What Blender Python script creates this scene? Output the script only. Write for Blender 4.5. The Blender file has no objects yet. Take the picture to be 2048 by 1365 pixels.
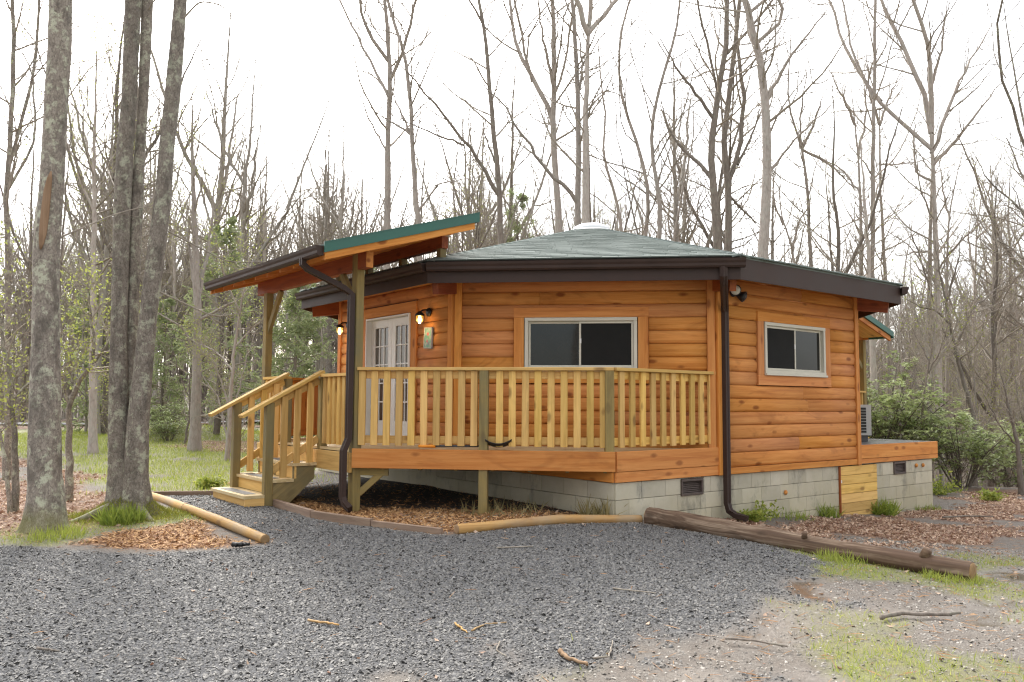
import bpy, math, random
import numpy as np
from mathutils import Matrix, Vector

random.seed(7)
E = 1.4                       # eye height: every builder below works in metres relative to the eye
R = math.radians
C = bpy.context.scene.collection

# ------------------------------------------------------------------ camera, sky, sun, exposure
scn = bpy.context.scene
cam = bpy.data.cameras.new('camera'); cam.sensor_width = 36; cam.lens = 29.06; cam.clip_start = .05; cam.clip_end = 600
cam_ob = bpy.data.objects.new('camera', cam); C.objects.link(cam_ob)
cam_ob.matrix_basis = Matrix.Translation((0, 0, E)) @ Matrix.Rotation(R(90 + 4.254), 4, 'X') @ Matrix.Rotation(R(.352), 4, 'Z')
scn.camera = cam_ob
SUN_EL, SUN_AZ = 40, -22      # degrees; azimuth from +Y towards +X (sun high in front of the camera, to the left)
sd = Vector((math.sin(R(SUN_AZ)) * math.cos(R(SUN_EL)), math.cos(R(SUN_AZ)) * math.cos(R(SUN_EL)), math.sin(R(SUN_EL))))
wd = bpy.data.worlds.new('World'); scn.world = wd; wd.use_nodes = True
nt = wd.node_tree; nt.nodes.clear()
def nd(t, nt_, **kw):
    n = nt_.nodes.new(t)
    for k, v in kw.items():
        if k.startswith('_'): n.inputs[k[1:].replace('_', ' ')].default_value = v
        else: setattr(n, k, v)
    return n
sky = nd('ShaderNodeTexSky', nt, sky_type='NISHITA', sun_disc=False, sun_elevation=R(SUN_EL), sun_rotation=R(SUN_AZ) % (2 * math.pi), dust_density=3.0)
bg1 = nd('ShaderNodeBackground', nt, _Strength=.13); nt.links.new(sky.outputs[0], bg1.inputs[0])
# thin bright overcast: white cloud, brighter round the veiled sun, with a few thin blue openings
tc = nd('ShaderNodeTexCoord', nt)
nz = nd('ShaderNodeTexNoise', nt, _Scale=2.3, _Detail=5.0, _Roughness=.55); nt.links.new(tc.outputs['Generated'], nz.inputs['Vector'])
rp = nd('ShaderNodeMapRange', nt); rp.inputs[1].default_value = .40; rp.inputs[2].default_value = .62; rp.inputs[3].default_value = .35; rp.inputs[4].default_value = 1.
nt.links.new(nz.outputs['Fac'], rp.inputs[0])
dp = nd('ShaderNodeVectorMath', nt, operation='DOT_PRODUCT'); dp.inputs[1].default_value = sd; nt.links.new(tc.outputs['Generated'], dp.inputs[0])
mx = nd('ShaderNodeMath', nt, operation='MAXIMUM'); mx.inputs[1].default_value = 0; nt.links.new(dp.outputs['Value'], mx.inputs[0])
pw = nd('ShaderNodeMath', nt, operation='POWER'); pw.inputs[1].default_value = 4; nt.links.new(mx.outputs[0], pw.inputs[0])
ml = nd('ShaderNodeMath', nt, operation='MULTIPLY_ADD'); ml.inputs[1].default_value = 3.2; ml.inputs[2].default_value = .74; nt.links.new(pw.outputs[0], ml.inputs[0])
bg2 = nd('ShaderNodeBackground', nt); bg2.inputs[0].default_value = (1, .99, .97, 1); nt.links.new(ml.outputs[0], bg2.inputs[1])
ms = nd('ShaderNodeMixShader', nt); nt.links.new(rp.outputs[0], ms.inputs[0]); nt.links.new(bg1.outputs[0], ms.inputs[1]); nt.links.new(bg2.outputs[0], ms.inputs[2])
wo = nd('ShaderNodeOutputWorld', nt); nt.links.new(ms.outputs[0], wo.inputs[0])
sl = bpy.data.lights.new('sun', 'SUN'); sl.energy = 1.5; sl.angle = R(12); sl.color = (1, .95, .87)
so = bpy.data.objects.new('sun', sl); C.objects.link(so)
so.matrix_basis = Matrix.Translation((0, 0, 30)) @ sd.to_track_quat('Z', 'Y').to_matrix().to_4x4()
vs = scn.view_settings; vs.view_transform = 'Standard'; vs.look = 'None'; vs.gamma = 1; vs.use_curve_mapping = False; vs.exposure = 1.25
scn.cycles.max_bounces = 8; scn.cycles.diffuse_bounces = 4; scn.cycles.transparent_max_bounces = 12
scn.cycles.use_denoising = True
scn.cycles.filter_width = 1.2

# ------------------------------------------------------------------ object helpers
W = {}
TE = Matrix.Translation((0, 0, E))
def link(o, parent=None, M=None):
    M = Matrix.Identity(4) if M is None else M
    C.objects.link(o); W[o.name] = M
    if parent is None: o.matrix_basis = TE @ M
    else:
        o.parent = parent; o.matrix_basis = W[parent.name].inverted() @ M
    return o
def thing(name, label, cat, loc=(0, 0, 0), group=None, parent=None):
    o = bpy.data.objects.new(name, None); o.empty_display_size = .2
    link(o, None, Matrix.Translation(loc)); return tag(o, label, cat, group)
def tag(o, label, cat=None, group=None):
    o['label'] = label
    if cat: o['category'] = cat
    if group: o['group'] = group
    return o
def kind(o, k, label=None):
    o['kind'] = k
    if label: o['label'] = label
    return o
def me_py(name, v, f, mat, smooth=False):
    m = bpy.data.meshes.new(name); m.from_pydata([tuple(p) for p in v], [], f); m.materials.append(mat)
    if smooth: m.polygons.foreach_set('use_smooth', [True] * len(m.polygons))
    m.update(); return m
def ob(name, m, parent=None, M=None): return link(bpy.data.objects.new(name, m), parent, M)
def frame(xd, zd, loc):
    x = Vector(xd).normalized(); z = Vector(zd); z = (z - x * z.dot(x)).normalized(); y = z.cross(x)
    return Matrix(((x.x, y.x, z.x, loc[0]), (x.y, y.y, z.y, loc[1]), (x.z, y.z, z.z, loc[2]), (0, 0, 0, 1)))
CACHE = {}
def box_me(L, t, w, mat, ch=.004):
    key = (round(L, 3), round(t, 3), round(w, 3), mat.name, ch)
    if key in CACHE: return CACHE[key]
    c = min(ch, t * .3, w * .3); a, b = t / 2, w / 2
    sec = [(-a + c, -b), (a - c, -b), (a, -b + c), (a, b - c), (a - c, b), (-a + c, b), (-a, b - c), (-a, -b + c)]
    v = [(s * L / 2, y, z) for s in (-1, 1) for y, z in sec]
    f = [(i, i + 8, (i + 1) % 8 + 8, (i + 1) % 8) for i in range(8)] + [tuple(range(8)), tuple(range(15, 7, -1))]
    CACHE[key] = me_py('board', v, f, mat); return CACHE[key]
def board(name, p0, p1, w, t, mat, parent=None, up=(0, 0, 1), ch=.004):
    """a straight piece from p0 to p1; w across the direction 'up', t across the other"""
    p0, p1 = Vector(p0), Vector(p1); d = p1 - p0
    return ob(name, box_me(d.length, t, w, mat, ch), parent, frame(d, up, (p0 + p1) / 2))
def prism(name, poly, z0, z1, mat, parent=None, xd=(1, 0), ch=0):
    """vertical prism over a polygon of xy points, local x along xd so that grain runs that way"""
    n = len(poly); c = Vector((sum(p[0] for p in poly) / n, sum(p[1] for p in poly) / n, (z0 + z1) / 2))
    M = frame((xd[0], xd[1], 0), (0, 0, 1), c); Mi = M.inverted()
    a = sum(poly[i][0] * poly[(i + 1) % n][1] - poly[(i + 1) % n][0] * poly[i][1] for i in range(n))
    if a < 0: poly = poly[::-1]
    v = [Mi @ Vector((p[0], p[1], z)) for z in (z0, z1) for p in poly]
    f = [tuple(range(n - 1, -1, -1)), tuple(range(n, 2 * n))] + [(i, (i + 1) % n, (i + 1) % n + n, i + n) for i in range(n)]
    return ob(name, me_py(name, v, f, mat), parent, M)
def tube_me(name, pts, rads, mat, n=10, caps=True, smooth=True):
    v, f = [], []; pts = [Vector(p) for p in pts]; prev = None
    for i, p in enumerate(pts):
        t = (pts[min(i + 1, len(pts) - 1)] - pts[max(i - 1, 0)]).normalized()
        if prev is None: prev = t.orthogonal().normalized()
        prev = (prev - t * prev.dot(t)).normalized(); q = t.cross(prev)
        r = rads[i] if isinstance(rads, (list, tuple)) else rads
        for k in range(n):
            a = 2 * math.pi * k / n; v.append(p + prev * (math.cos(a) * r) + q * (math.sin(a) * r))
    for i in range(len(pts) - 1):
        for k in range(n): f.append((i * n + k, i * n + (k + 1) % n, (i + 1) * n + (k + 1) % n, (i + 1) * n + k))
    if caps: f += [tuple(range(n - 1, -1, -1)), tuple(range((len(pts) - 1) * n, len(pts) * n))]
    return me_py(name, v, f, mat, smooth)
def lathe_me(name, prof, mat, n=16):
    v = [(r * math.cos(2 * math.pi * k / n), r * math.sin(2 * math.pi * k / n), z) for r, z in prof for k in range(n)]
    f = [(i * n + k, i * n + (k + 1) % n, (i + 1) * n + (k + 1) % n, (i + 1) * n + k) for i in range(len(prof) - 1) for k in range(n)]
    f += [tuple(range(n - 1, -1, -1)), tuple(range((len(prof) - 1) * n, len(prof) * n))]
    return me_py(name, v, f, mat, True)
def np_mesh(name, v, f, mats, smooth=False, tint=None, attrs=None):
    """large mesh from numpy arrays; f is (n,3) or (n,4), or a list of such arrays with a material each"""
    fs = f if isinstance(f, list) else [f]; m = bpy.data.meshes.new(name)
    m.vertices.add(len(v)); m.vertices.foreach_set('co', np.ascontiguousarray(v, np.float32).ravel())
    loops = np.concatenate([q.ravel() for q in fs]).astype(np.int32)
    tot = np.concatenate([np.full(len(q), q.shape[1]) for q in fs]).astype(np.int32)
    m.loops.add(len(loops)); m.loops.foreach_set('vertex_index', loops)
    m.polygons.add(len(tot)); m.polygons.foreach_set('loop_start', np.concatenate([[0], np.cumsum(tot)[:-1]]).astype(np.int32))
    mats = mats if isinstance(mats, list) else [mats]
    for q in mats: m.materials.append(q)
    if len(mats) > 1: m.polygons.foreach_set('material_index', np.concatenate([np.full(len(q), i) for i, q in enumerate(fs)]).astype(np.int32))
    if smooth: m.polygons.foreach_set('use_smooth', np.ones(len(tot), bool))
    m.update(calc_edges=True)
    if tint is not None:
        a = m.attributes.new('tint', 'FLOAT', 'POINT'); a.data.foreach_set('value', np.ascontiguousarray(tint, np.float32))
    for k, arr in (attrs or {}).items():
        a = m.attributes.new(k, 'FLOAT', 'POINT'); a.data.foreach_set('value', np.ascontiguousarray(arr, np.float32))
    return m

# ------------------------------------------------------------------ materials
def mat(name):
    m = bpy.data.materials.new(name); m.use_nodes = True; t = m.node_tree; t.nodes.clear()
    o = nd('ShaderNodeOutputMaterial', t); b = nd('ShaderNodeBsdfPrincipled', t); t.links.new(b.outputs[0], o.inputs[0])
    return m, t, b
def lk(t, a, b): t.links.new(a, b)
def ramp(t, fac, stops):
    r = nd('ShaderNodeValToRGB', t); e = r.color_ramp.elements
    while len(e) < len(stops): e.new(.5)
    for el, (p, c) in zip(e, stops): el.position = p; el.color = (*c, 1) if len(c) == 3 else c
    lk(t, fac, r.inputs[0]); return r.outputs[0]
def noise(t, vec, scale, detail=4, rough=.55, dist=0):
    n = nd('ShaderNodeTexNoise', t, _Scale=scale, _Detail=detail, _Roughness=rough, _Distortion=dist)
    if vec is not None: lk(t, vec, n.inputs['Vector'])
    return n.outputs['Fac']
def mapping(t, vec, scale):
    n = nd('ShaderNodeMapping', t); n.inputs['Scale'].default_value = scale; lk(t, vec, n.inputs['Vector']); return n.outputs[0]
def mixc(t, fac, a, b, mode='MIX'):
    n = nd('ShaderNodeMix', t, data_type='RGBA', blend_type=mode)
    for i, x in ((0, fac), (6, a), (7, b)):
        if isinstance(x, (int, float)): n.inputs[i].default_value = x
        elif isinstance(x, tuple): n.inputs[i].default_value = (*x, 1) if len(x) == 3 else x
        else: lk(t, x, n.inputs[i])
    return n.outputs[2]
def mth(t, op, a, b=0., c=0.):
    n = nd('ShaderNodeMath', t, operation=op)
    for i, x in enumerate((a, b, c)):
        if isinstance(x, (int, float)): n.inputs[i].default_value = x
        else: lk(t, x, n.inputs[i])
    return n.outputs[0]
def rng(t, x, a, b, c=0., d=1.):
    n = nd('ShaderNodeMapRange', t); lk(t, x, n.inputs[0])
    for i, q in enumerate((a, b, c, d)): n.inputs[i + 1].default_value = q
    return n.outputs[0]
def bump(t, b, h, strength, dist=.01):
    n = nd('ShaderNodeBump', t, _Strength=strength, _Distance=dist); lk(t, h, n.inputs['Height']); lk(t, n.outputs[0], b.inputs['Normal'])
def objvec(t):
    """object coordinates shifted by a random amount per object"""
    c = nd('ShaderNodeTexCoord', t); i = nd('ShaderNodeObjectInfo', t)
    s = nd('ShaderNodeVectorMath', t, operation='SCALE'); s.inputs[0].default_value = (37., 53., 71.); lk(t, i.outputs['Random'], s.inputs['Scale'])
    a = nd('ShaderNodeVectorMath', t, operation='ADD'); lk(t, c.outputs['Object'], a.inputs[0]); lk(t, s.outputs[0], a.inputs[1])
    return a.outputs[0], i.outputs['Random'], c.outputs['Object']
def wood(name, light, mid, dark, knot, rough=.6, knots=.5, var=.22, stain=.5, weather=None):
    m, t, b = mat(name); v, rnd, raw = objvec(t)
    g1 = noise(t, mapping(t, v, (.5, 9, 9)), 2.2, 5, .6, .6)
    g2 = noise(t, mapping(t, v, (2.5, 110, 110)), 1.0, 3, .6)
    col = ramp(t, g1, [(.28, dark), (.46, mid), (.68, light)])
    col = mixc(t, rng(t, g2, .35, .7, 0, .35), col, dark)
    st = noise(t, mapping(t, v, (1.1, 3.5, 3.5)), 1.1, 3, .6, 1.2)
    col = mixc(t, rng(t, st, .56, .72, 0, stain), col, knot)
    vo = nd('ShaderNodeTexVoronoi', t, _Scale=1.0, _Randomness=1.0); 
    warp = noise(t, v, 9., 2)
    mv = mapping(t, v, (2.4, 5.5, 5.5)); lk(t, mv, vo.inputs['Vector'])
    kn = mth(t, 'ADD', vo.outputs['Distance'], mth(t, 'MULTIPLY', mth(t, 'SUBTRACT', warp, .5), .12))
    col = mixc(t, rng(t, kn, .09, .20, knots, 0), col, knot)
    hsv = nd('ShaderNodeHueSaturation', t); lk(t, col, hsv.inputs['Color'])
    lk(t, rng(t, rnd, 0, 1, 1 - var, 1 + var), hsv.inputs['Value'])
    r2 = nd('ShaderNodeTexWhiteNoise', t, noise_dimensions='1D'); lk(t, rnd, r2.inputs['W'])
    lk(t, rng(t, r2.outputs['Value'], 0, 1, .496, .503), hsv.inputs['Hue']); lk(t, rng(t, r2.outputs['Value'], 0, 1, .98, 1.06), hsv.inputs['Saturation'])
    out = hsv.outputs[0]
    if weather:
        wn = noise(t, v, 1.7, 5, .65); out = mixc(t, rng(t, wn, .42, .66, 0, .75), out, weather)
    lk(t, out, b.inputs['Base Color']); b.inputs['Roughness'].default_value = rough
    lk(t, rng(t, g1, .2, .8, rough - .1, rough + .12), b.inputs['Roughness']); b.inputs['Specular IOR Level'].default_value = .3
    bump(t, b, mth(t, 'ADD', g1, mth(t, 'MULTIPLY', g2, .6)), .25, .006)
    return m
M_STAIN = wood('stained_pine', (.69, .325, .112), (.595, .25, .076), (.46, .168, .047), (.19, .05, .016), .74, .8, .09, .42)
M_STAIN2 = wood('stained_trim', (.69, .32, .105), (.60, .245, .070), (.46, .16, .042), (.20, .055, .017), .7, .65, .1, .35)
M_TREAT = wood('treated_pine', (.76, .51, .19), (.66, .42, .14), (.48, .28, .085), (.20, .10, .035), .72, .7, .2, .35)
M_POST = wood('green_treated_post', (.36, .27, .105), (.27, .20, .08), (.18, .13, .05), (.10, .06, .03), .75, .4, .12, .3, (.17, .15, .085))
M_DECK = wood('pale_deck_board', (.70, .58, .36), (.62, .48, .27), (.46, .33, .17), (.22, .13, .06), .6, .5, .1, .2)
M_BEAM = wood('red_beam', (.36, .11, .04), (.27, .075, .028), (.18, .045, .018), (.08, .02, .01), .6, .5, .08, .4)
M_PEEL = wood('peeled_log', (.62, .40, .15), (.50, .29, .09), (.32, .16, .05), (.15, .07, .03), .6, .6, .1, .5, (.36, .27, .17))
M_OLDBOARD = wood('old_edging_board', (.36, .27, .20), (.27, .19, .14), (.18, .12, .09), (.09, .06, .05), .8, .3, .1, .4)
M_LOGEND = wood('cut_log_end', (.40, .27, .15), (.30, .19, .10), (.18, .11, .06), (.08, .05, .03), .8, .2, .1, .4)
def plain(name, col, rough=.5, metal=0., var=.12, scale=6., bmp=0., dirt=None):
    m, t, b = mat(name); v, rnd, raw = objvec(t)
    n = noise(t, v, scale, 5, .6)
    c = mixc(t, rng(t, n, .3, .7, 0, 1), tuple(x * (1 - var) for x in col), tuple(min(1, x * (1 + var)) for x in col))
    if dirt: c = mixc(t, rng(t, noise(t, v, scale * .35, 6, .7), .5, .72, 0, .7), c, dirt)
    lk(t, c, b.inputs['Base Color']); b.inputs['Metallic'].default_value = metal
    lk(t, rng(t, n, .2, .8, rough - .07, rough + .1), b.inputs['Roughness'])
    if bmp: bump(t, b, noise(t, v, scale * 12, 3), bmp, .004)
    return m
M_BROWN = plain('brown_aluminium', (.046, .028, .023), .55, 0, .15, 3., .03); M_BROWN.node_tree.nodes['Principled BSDF'].inputs['Specular IOR Level'].default_value = .28
M_GREENMETAL = plain('green_metal_trim', (.018, .105, .078), .35, 0, .1, 3., .03)
M_WHITE = plain('white_paint', (.78, .78, .76), .45, 0, .04, 4., .05)
M_VINYL = plain('vinyl_frame', (.58, .55, .46), .45, 0, .05, 5.)
M_BLACK = plain('black_iron', (.012, .012, .012), .45, 0, .2, 20.)
M_DARKPL = plain('dark_plastic', (.02, .02, .022), .4, 0, .2, 9.)
M_GREYPL = plain('grey_handle', (.07, .07, .075), .4)
M_ORANGE = plain('orange_plastic', (.75, .26, .015), .45)
M_GREYMETAL = plain('grey_painted_steel', (.42, .43, .42), .45, 0, .05, 5.)
M_SILVER = plain('lamp_reflector', (.74, .74, .68), .3, .0)
M_RUST = plain('vent_louvre', (.10, .075, .065), .6, .2, .3, 14., .1)
M_FELT = plain('grey_deck_sheet', (.12, .12, .12), .3, 0, .25, 3.)
M_TREADPAD = plain('grey_tread_strip', (.22, .21, .20), .85, 0, .2, 40., .2)
M_INTERIOR = plain('dark_interior', (.02, .018, .016), .8)
M_BLIND = plain('window_blind', (.35, .34, .31), .7)
M_FOAM = plain('orange_foam', (.55, .22, .05), .8, 0, .3, 20., .4)
def glass(name, col, rough=.03, spec=.5):
    m, t, b = mat(name); v, rnd, raw = objvec(t)
    lk(t, mixc(t, noise(t, v, 3., 4), tuple(x * .25 for x in col), tuple(x * 1.7 for x in col)), b.inputs['Base Color'])
    b.inputs['Roughness'].default_value = rough; b.inputs['Specular IOR Level'].default_value = spec
    bump(t, b, noise(t, v, 2.5, 2), .03, .01); return m
M_PANE = glass('dark_window_glass', (.012, .012, .011), .04, .4)
M_DOORPANE = glass('door_glass', (.10, .085, .07), .06, .5)
m, t, b = mat('insect_screen')     # screened half: a fine dark mesh in front of the pane
v, rnd, raw = objvec(t); lk(t, mixc(t, noise(t, v, 5., 3), (.012, .012, .012), (.02, .02, .019)), b.inputs['Base Color']); b.inputs['Roughness'].default_value = .75; b.inputs['Specular IOR Level'].default_value = .15
M_SCREEN = m
m, t, b = mat('skylight_dome'); b.inputs['Base Color'].default_value = (.85, .87, .88, 1); b.inputs['Roughness'].default_value = .15; b.inputs['Transmission Weight'].default_value = .25
v, rnd, raw = objvec(t); bump(t, b, noise(t, v, 6., 2), .1); M_DOME = m
m, t, b = mat('amber_lamp_glass'); b.inputs['Base Color'].default_value = (1, .58, .12, 1); b.inputs['Roughness'].default_value = .1; b.inputs['Transmission Weight'].default_value = .8; b.inputs['Alpha'].default_value = .45
b.inputs['Emission Color'].default_value = (1, .50, .05, 1); b.inputs['Emission Strength'].default_value = .3; M_AMBER = m
m, t, b = mat('lit_bulb'); b.inputs['Emission Color'].default_value = (1, .85, .5, 1); b.inputs['Emission Strength'].default_value = 2.6; M_BULB = m
# plaque: small green plate with worn flower shapes in red
m, t, b = mat('plaque_paint'); v, rnd, raw = objvec(t)
c = mixc(t, rng(t, noise(t, raw, 22., 3), .42, .6), (.10, .26, .22), (.26, .36, .30))
def blot(c, cx, cz, r, colr):
    d = nd('ShaderNodeVectorMath', t, operation='DISTANCE'); lk(t, raw, d.inputs[0]); d.inputs[1].default_value = (cx, -.012, cz)
    w = mth(t, 'ADD', d.outputs['Value'], mth(t, 'MULTIPLY', mth(t, 'SUBTRACT', noise(t, raw, 45., 2), .5), .03))
    return mixc(t, rng(t, w, r * .75, r, 1, 0), c, colr)
c = blot(c, .0, .055, .026, (.45, .05, .06)); c = blot(c, -.012, -.045, .02, (.42, .08, .12)); c = blot(c, .012, .005, .022, (.07, .28, .10)); c = blot(c, .022, -.075, .02, (.16, .12, .22)); c = blot(c, -.04, -.085, .018, (.34, .36, .36))
lk(t, c, b.inputs['Base Color']); b.inputs['Roughness'].default_value = .5; M_PLAQUE = m
# roofing shingles
m, t, b = mat('grey_green_shingle'); v, rnd, raw = objvec(t)
at = nd('ShaderNodeAttribute', t, attribute_name='tint'); k = mth(t, 'FRACT', mth(t, 'ADD', at.outputs['Fac'], mth(t, 'MULTIPLY', rnd, 7.31)))
c = ramp(t, k, [(0, (.12, .146, .132)), (.35, (.138, .165, .15)), (.7, (.155, .183, .168)), (1, (.13, .156, .142))])
gr = noise(t, v, 160., 2, .7); c = mixc(t, rng(t, gr, .35, .65, 0, .5), c, (.22, .255, .235))
lk(t, c, b.inputs['Base Color']); b.inputs['Roughness'].default_value = .8; b.inputs['Specular IOR Level'].default_value = .3; bump(t, b, gr, .4, .004); M_SHINGLE = m
# concrete block and mortar
def concrete(name, c1, c2):
    m, t, b = mat(name); v, rnd, raw = objvec(t); g = nd('ShaderNodeNewGeometry', t)
    n = noise(t, v, 3.2, 6, .65); c = mixc(t, rng(t, n, .3, .7), c1, c2)
    sp = nd('ShaderNodeSeparateXYZ', t); lk(t, g.outputs['Position'], sp.inputs[0])
    # algae stain climbing from the splash line, ragged
    wn = noise(t, mapping(t, g.outputs['Position'], (2.2, 2.2, 1.2)), 1.6, 5, .7)
    st = rng(t, mth(t, 'SUBTRACT', sp.outputs['Z'], mth(t, 'MULTIPLY', wn, .9)), -.45, .15, .65, 0)
    c = mixc(t, st, c, (.44, .39, .25))
    dk = noise(t, mapping(t, g.outputs['Position'], (1.5, 1.5, .7)), 2.1, 6, .75); c = mixc(t, rng(t, dk, .55, .72, 0, .75), c, (.15, .15, .13))
    hv = nd('ShaderNodeHueSaturation', t); lk(t, c, hv.inputs['Color']); lk(t, rng(t, rnd, 0, 1, .86, 1.12), hv.inputs['Value'])
    lk(t, hv.outputs[0], b.inputs['Base Color']); b.inputs['Roughness'].default_value = .85; bump(t, b, noise(t, v, 60., 4, .7), .5, .004); return m
M_BLOCK = concrete('concrete_block', (.45, .415, .33), (.58, .54, .44)); M_MORTAR = concrete('mortar', (.48, .445, .36), (.58, .54, .445))
def bark(name, c1, c2, lichen=(.36, .40, .30), la=.5, moss=0., mossh=.6, vs_=.22, sc=14., ls=4.6):
    m, t, b = mat(name); v, rnd, raw = objvec(t)
    vv = mapping(t, v, (1, 1, vs_)); n1 = noise(t, vv, sc, 6, .7, .4)
    vo = nd('ShaderNodeTexVoronoi', t, _Scale=sc * 1.6, feature='DISTANCE_TO_EDGE'); lk(t, vv, vo.inputs['Vector'])
    n0 = noise(t, vv, sc * 3.5, 4, .75); cr = rng(t, vo.outputs['Distance'], 0, .2, 0, 1); h = mth(t, 'ADD', mth(t, 'ADD', mth(t, 'MULTIPLY', n1, .62), mth(t, 'MULTIPLY', n0, .36)), mth(t, 'MULTIPLY', cr, .10))
    c = ramp(t, h, [(.25, tuple(x * .45 for x in c1)), (.5, c1), (.8, c2)])
    if la:
        ln = noise(t, v, ls, 7, .72); c = mixc(t, rng(t, ln, .52, .60, 0, la), c, lichen)
    if ls > 6:
        c = mixc(t, rng(t, noise(t, mapping(t, v, (1, 1, .5)), 5.5, 5, .7), .50, .66, 0, .75), c, tuple(x * .42 for x in c1)); c = mixc(t, rng(t, noise(t, v, 38., 3, .7), .56, .64, 0, .6), c, tuple(x * .35 for x in c1))
    if moss:
        g = nd('ShaderNodeSeparateXYZ', t); lk(t, raw, g.inputs[0])
        mn = mth(t, 'SUBTRACT', mth(t, 'MULTIPLY', noise(t, v, 5., 5, .7), mossh * 2), g.outputs['Z'])
        c = mixc(t, rng(t, mn, 0, .25, 0, moss), c, (.16, .16, .025))
    hv = nd('ShaderNodeHueSaturation', t); lk(t, c, hv.inputs['Color']); lk(t, rng(t, rnd, 0, 1, .8, 1.2), hv.inputs['Value'])
    lk(t, hv.outputs[0], b.inputs['Base Color']); b.inputs['Roughness'].default_value = .9; bump(t, b, h, .7, .02); return m
M_BARK_NEAR = bark('near_bark', (.21, .178, .147), (.42, .375, .32), (.48, .49, .37), .8, .5, .28, .5, 26., 9.)
M_BARK = bark('grey_bark', (.34, .295, .26), (.50, .45, .40), (.36, .36, .31), .4, 0, 0, .3, 9.)
M_BARK_DARK = bark('dark_bark', (.17, .142, .118), (.28, .24, .205), (.25, .26, .20), .3, 0, 0, .3, 10.)
M_BARK_FAR = bark('far_bark', (.29, .262, .228), (.43, .40, .355), (.3, .3, .26), .25, 0, 0, .3, 6.)
M_TWIG = bark('twig_bark', (.30, .258, .21), (.43, .38, .315), (.3, .3, .25), .2, 0, 0, .5, 8.)
M_DEADLOG = wood('dead_log_wood', (.42, .32, .23), (.15, .098, .064), (.06, .038, .026), (.03, .02, .014), .85, .6, .05, .8, (.11, .065, .042))
M_SCAR = wood('bare_wood_scar', (.34, .23, .15), (.28, .18, .11), (.18, .11, .065), (.12, .07, .04), .8, .3, .05, .4)
def leafm(name, a, b_, rough=.5, trans=.25, spec=.5):
    m, t, b = mat(name); at = nd('ShaderNodeAttribute', t, attribute_name='tint')
    lk(t, mixc(t, at.outputs['Fac'], a, b_), b.inputs['Base Color']); b.inputs['Roughness'].default_value = rough; b.inputs['Specular IOR Level'].default_value = spec
    tr = nd('ShaderNodeBsdfTranslucent', t); lk(t, mixc(t, at.outputs['Fac'], tuple(min(1, x * 1.5) for x in a), tuple(min(1, x * 1.5) for x in b_)), tr.inputs[0])
    ms = nd('ShaderNodeMixShader', t); ms.inputs[0].default_value = trans; o = [n for n in t.nodes if n.type == 'OUTPUT_MATERIAL'][0]
    lk(t, b.outputs[0], ms.inputs[1]); lk(t, tr.outputs[0], ms.inputs[2]); lk(t, ms.outputs[0], o.inputs[0]); return m
M_SPRING = leafm('spring_leaf', (.22, .26, .05), (.34, .36, .10), .5, .4)
M_RHODO = leafm('rhododendron_leaf', (.20, .26, .075), (.45, .50, .24), .32, .3, .7)
M_NEEDLE = leafm('pine_needle', (.18, .22, .10), (.35, .39, .20), .5, .35)
M_STRAW = leafm('dry_grass', (.20, .17, .07), (.40, .33, .17), .7, .3)
M_GRASS = leafm('grass_blade', (.17, .235, .035), (.40, .42, .09), .6, .4)
M_LITTER = leafm('dead_leaf', (.21, .10, .06), (.64, .48, .35), .7, .15)
M_CHIP = leafm('wood_chip', (.26, .12, .045), (.60, .36, .16), .75, 0.)
M_STONE = leafm('gravel_stone', (.095, .091, .086), (.225, .217, .206), .6, 0., .4)
M_PEBBLE = leafm('pale_pebble', (.16, .14, .12), (.36, .33, .29), .6, 0.)

# ------------------------------------------------------------------ layout of the eight sided cabin (plan fitted as a regular octagon)
def V2(x, y): return Vector((x, y))
def V3(p, z): return Vector((p[0], p[1], z))
SIDE = 3.2825; AP = SIDE / 2 / math.tan(math.pi / 8); CN = V2(1.3845, 14.3857)
A0 = 7.146                                           # turn of the front wall
FD = V2(-math.cos(R(A0)), math.sin(R(A0)))           # along the front wall, to the left
def rot(v, deg): a = R(deg); return V2(v.x * math.cos(a) - v.y * math.sin(a), v.x * math.sin(a) + v.y * math.cos(a))
NF = V2(-FD.y, FD.x); NF = NF if NF.y < 0 else -NF   # outward normal of the front wall
CORN = []                                            # corners, CORN[0] right end of front wall, CORN[1] left end, clockwise seen from above
c0 = CN + NF * AP - FD * (SIDE / 2)
for i in range(8): CORN.append(CN + rot(c0 - CN, -45 * i))
ND = rot(NF, -45); LD = rot(FD, -45)                  # door wall: outward normal and direction away from the front wall
NR = rot(NF, 45); RD = -rot(FD, 45)                   # right wall: outward normal, direction to the right
P2, P4 = CORN[0], CORN[1]; P5 = CORN[2]; P3 = CORN[7]
P1 = P2 - RD * 1.7548
ZD, ZRAIL, ZFB, ZT, ZSILL = -.545, .3975, -.755, -.875, -.79
LEV = [-.7906, -.6104, -.4408, -.2683, -.1011, .068, .2387, .411, .5778, .747, .9127, 1.0788, 1.247, 1.415, 1.583, 1.751]
gz = None
def ss(t, a, b):
    t = np.clip((np.asarray(t, float) - a) / (b - a), 0, 1); return t * t * (3 - 2 * t)
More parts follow.
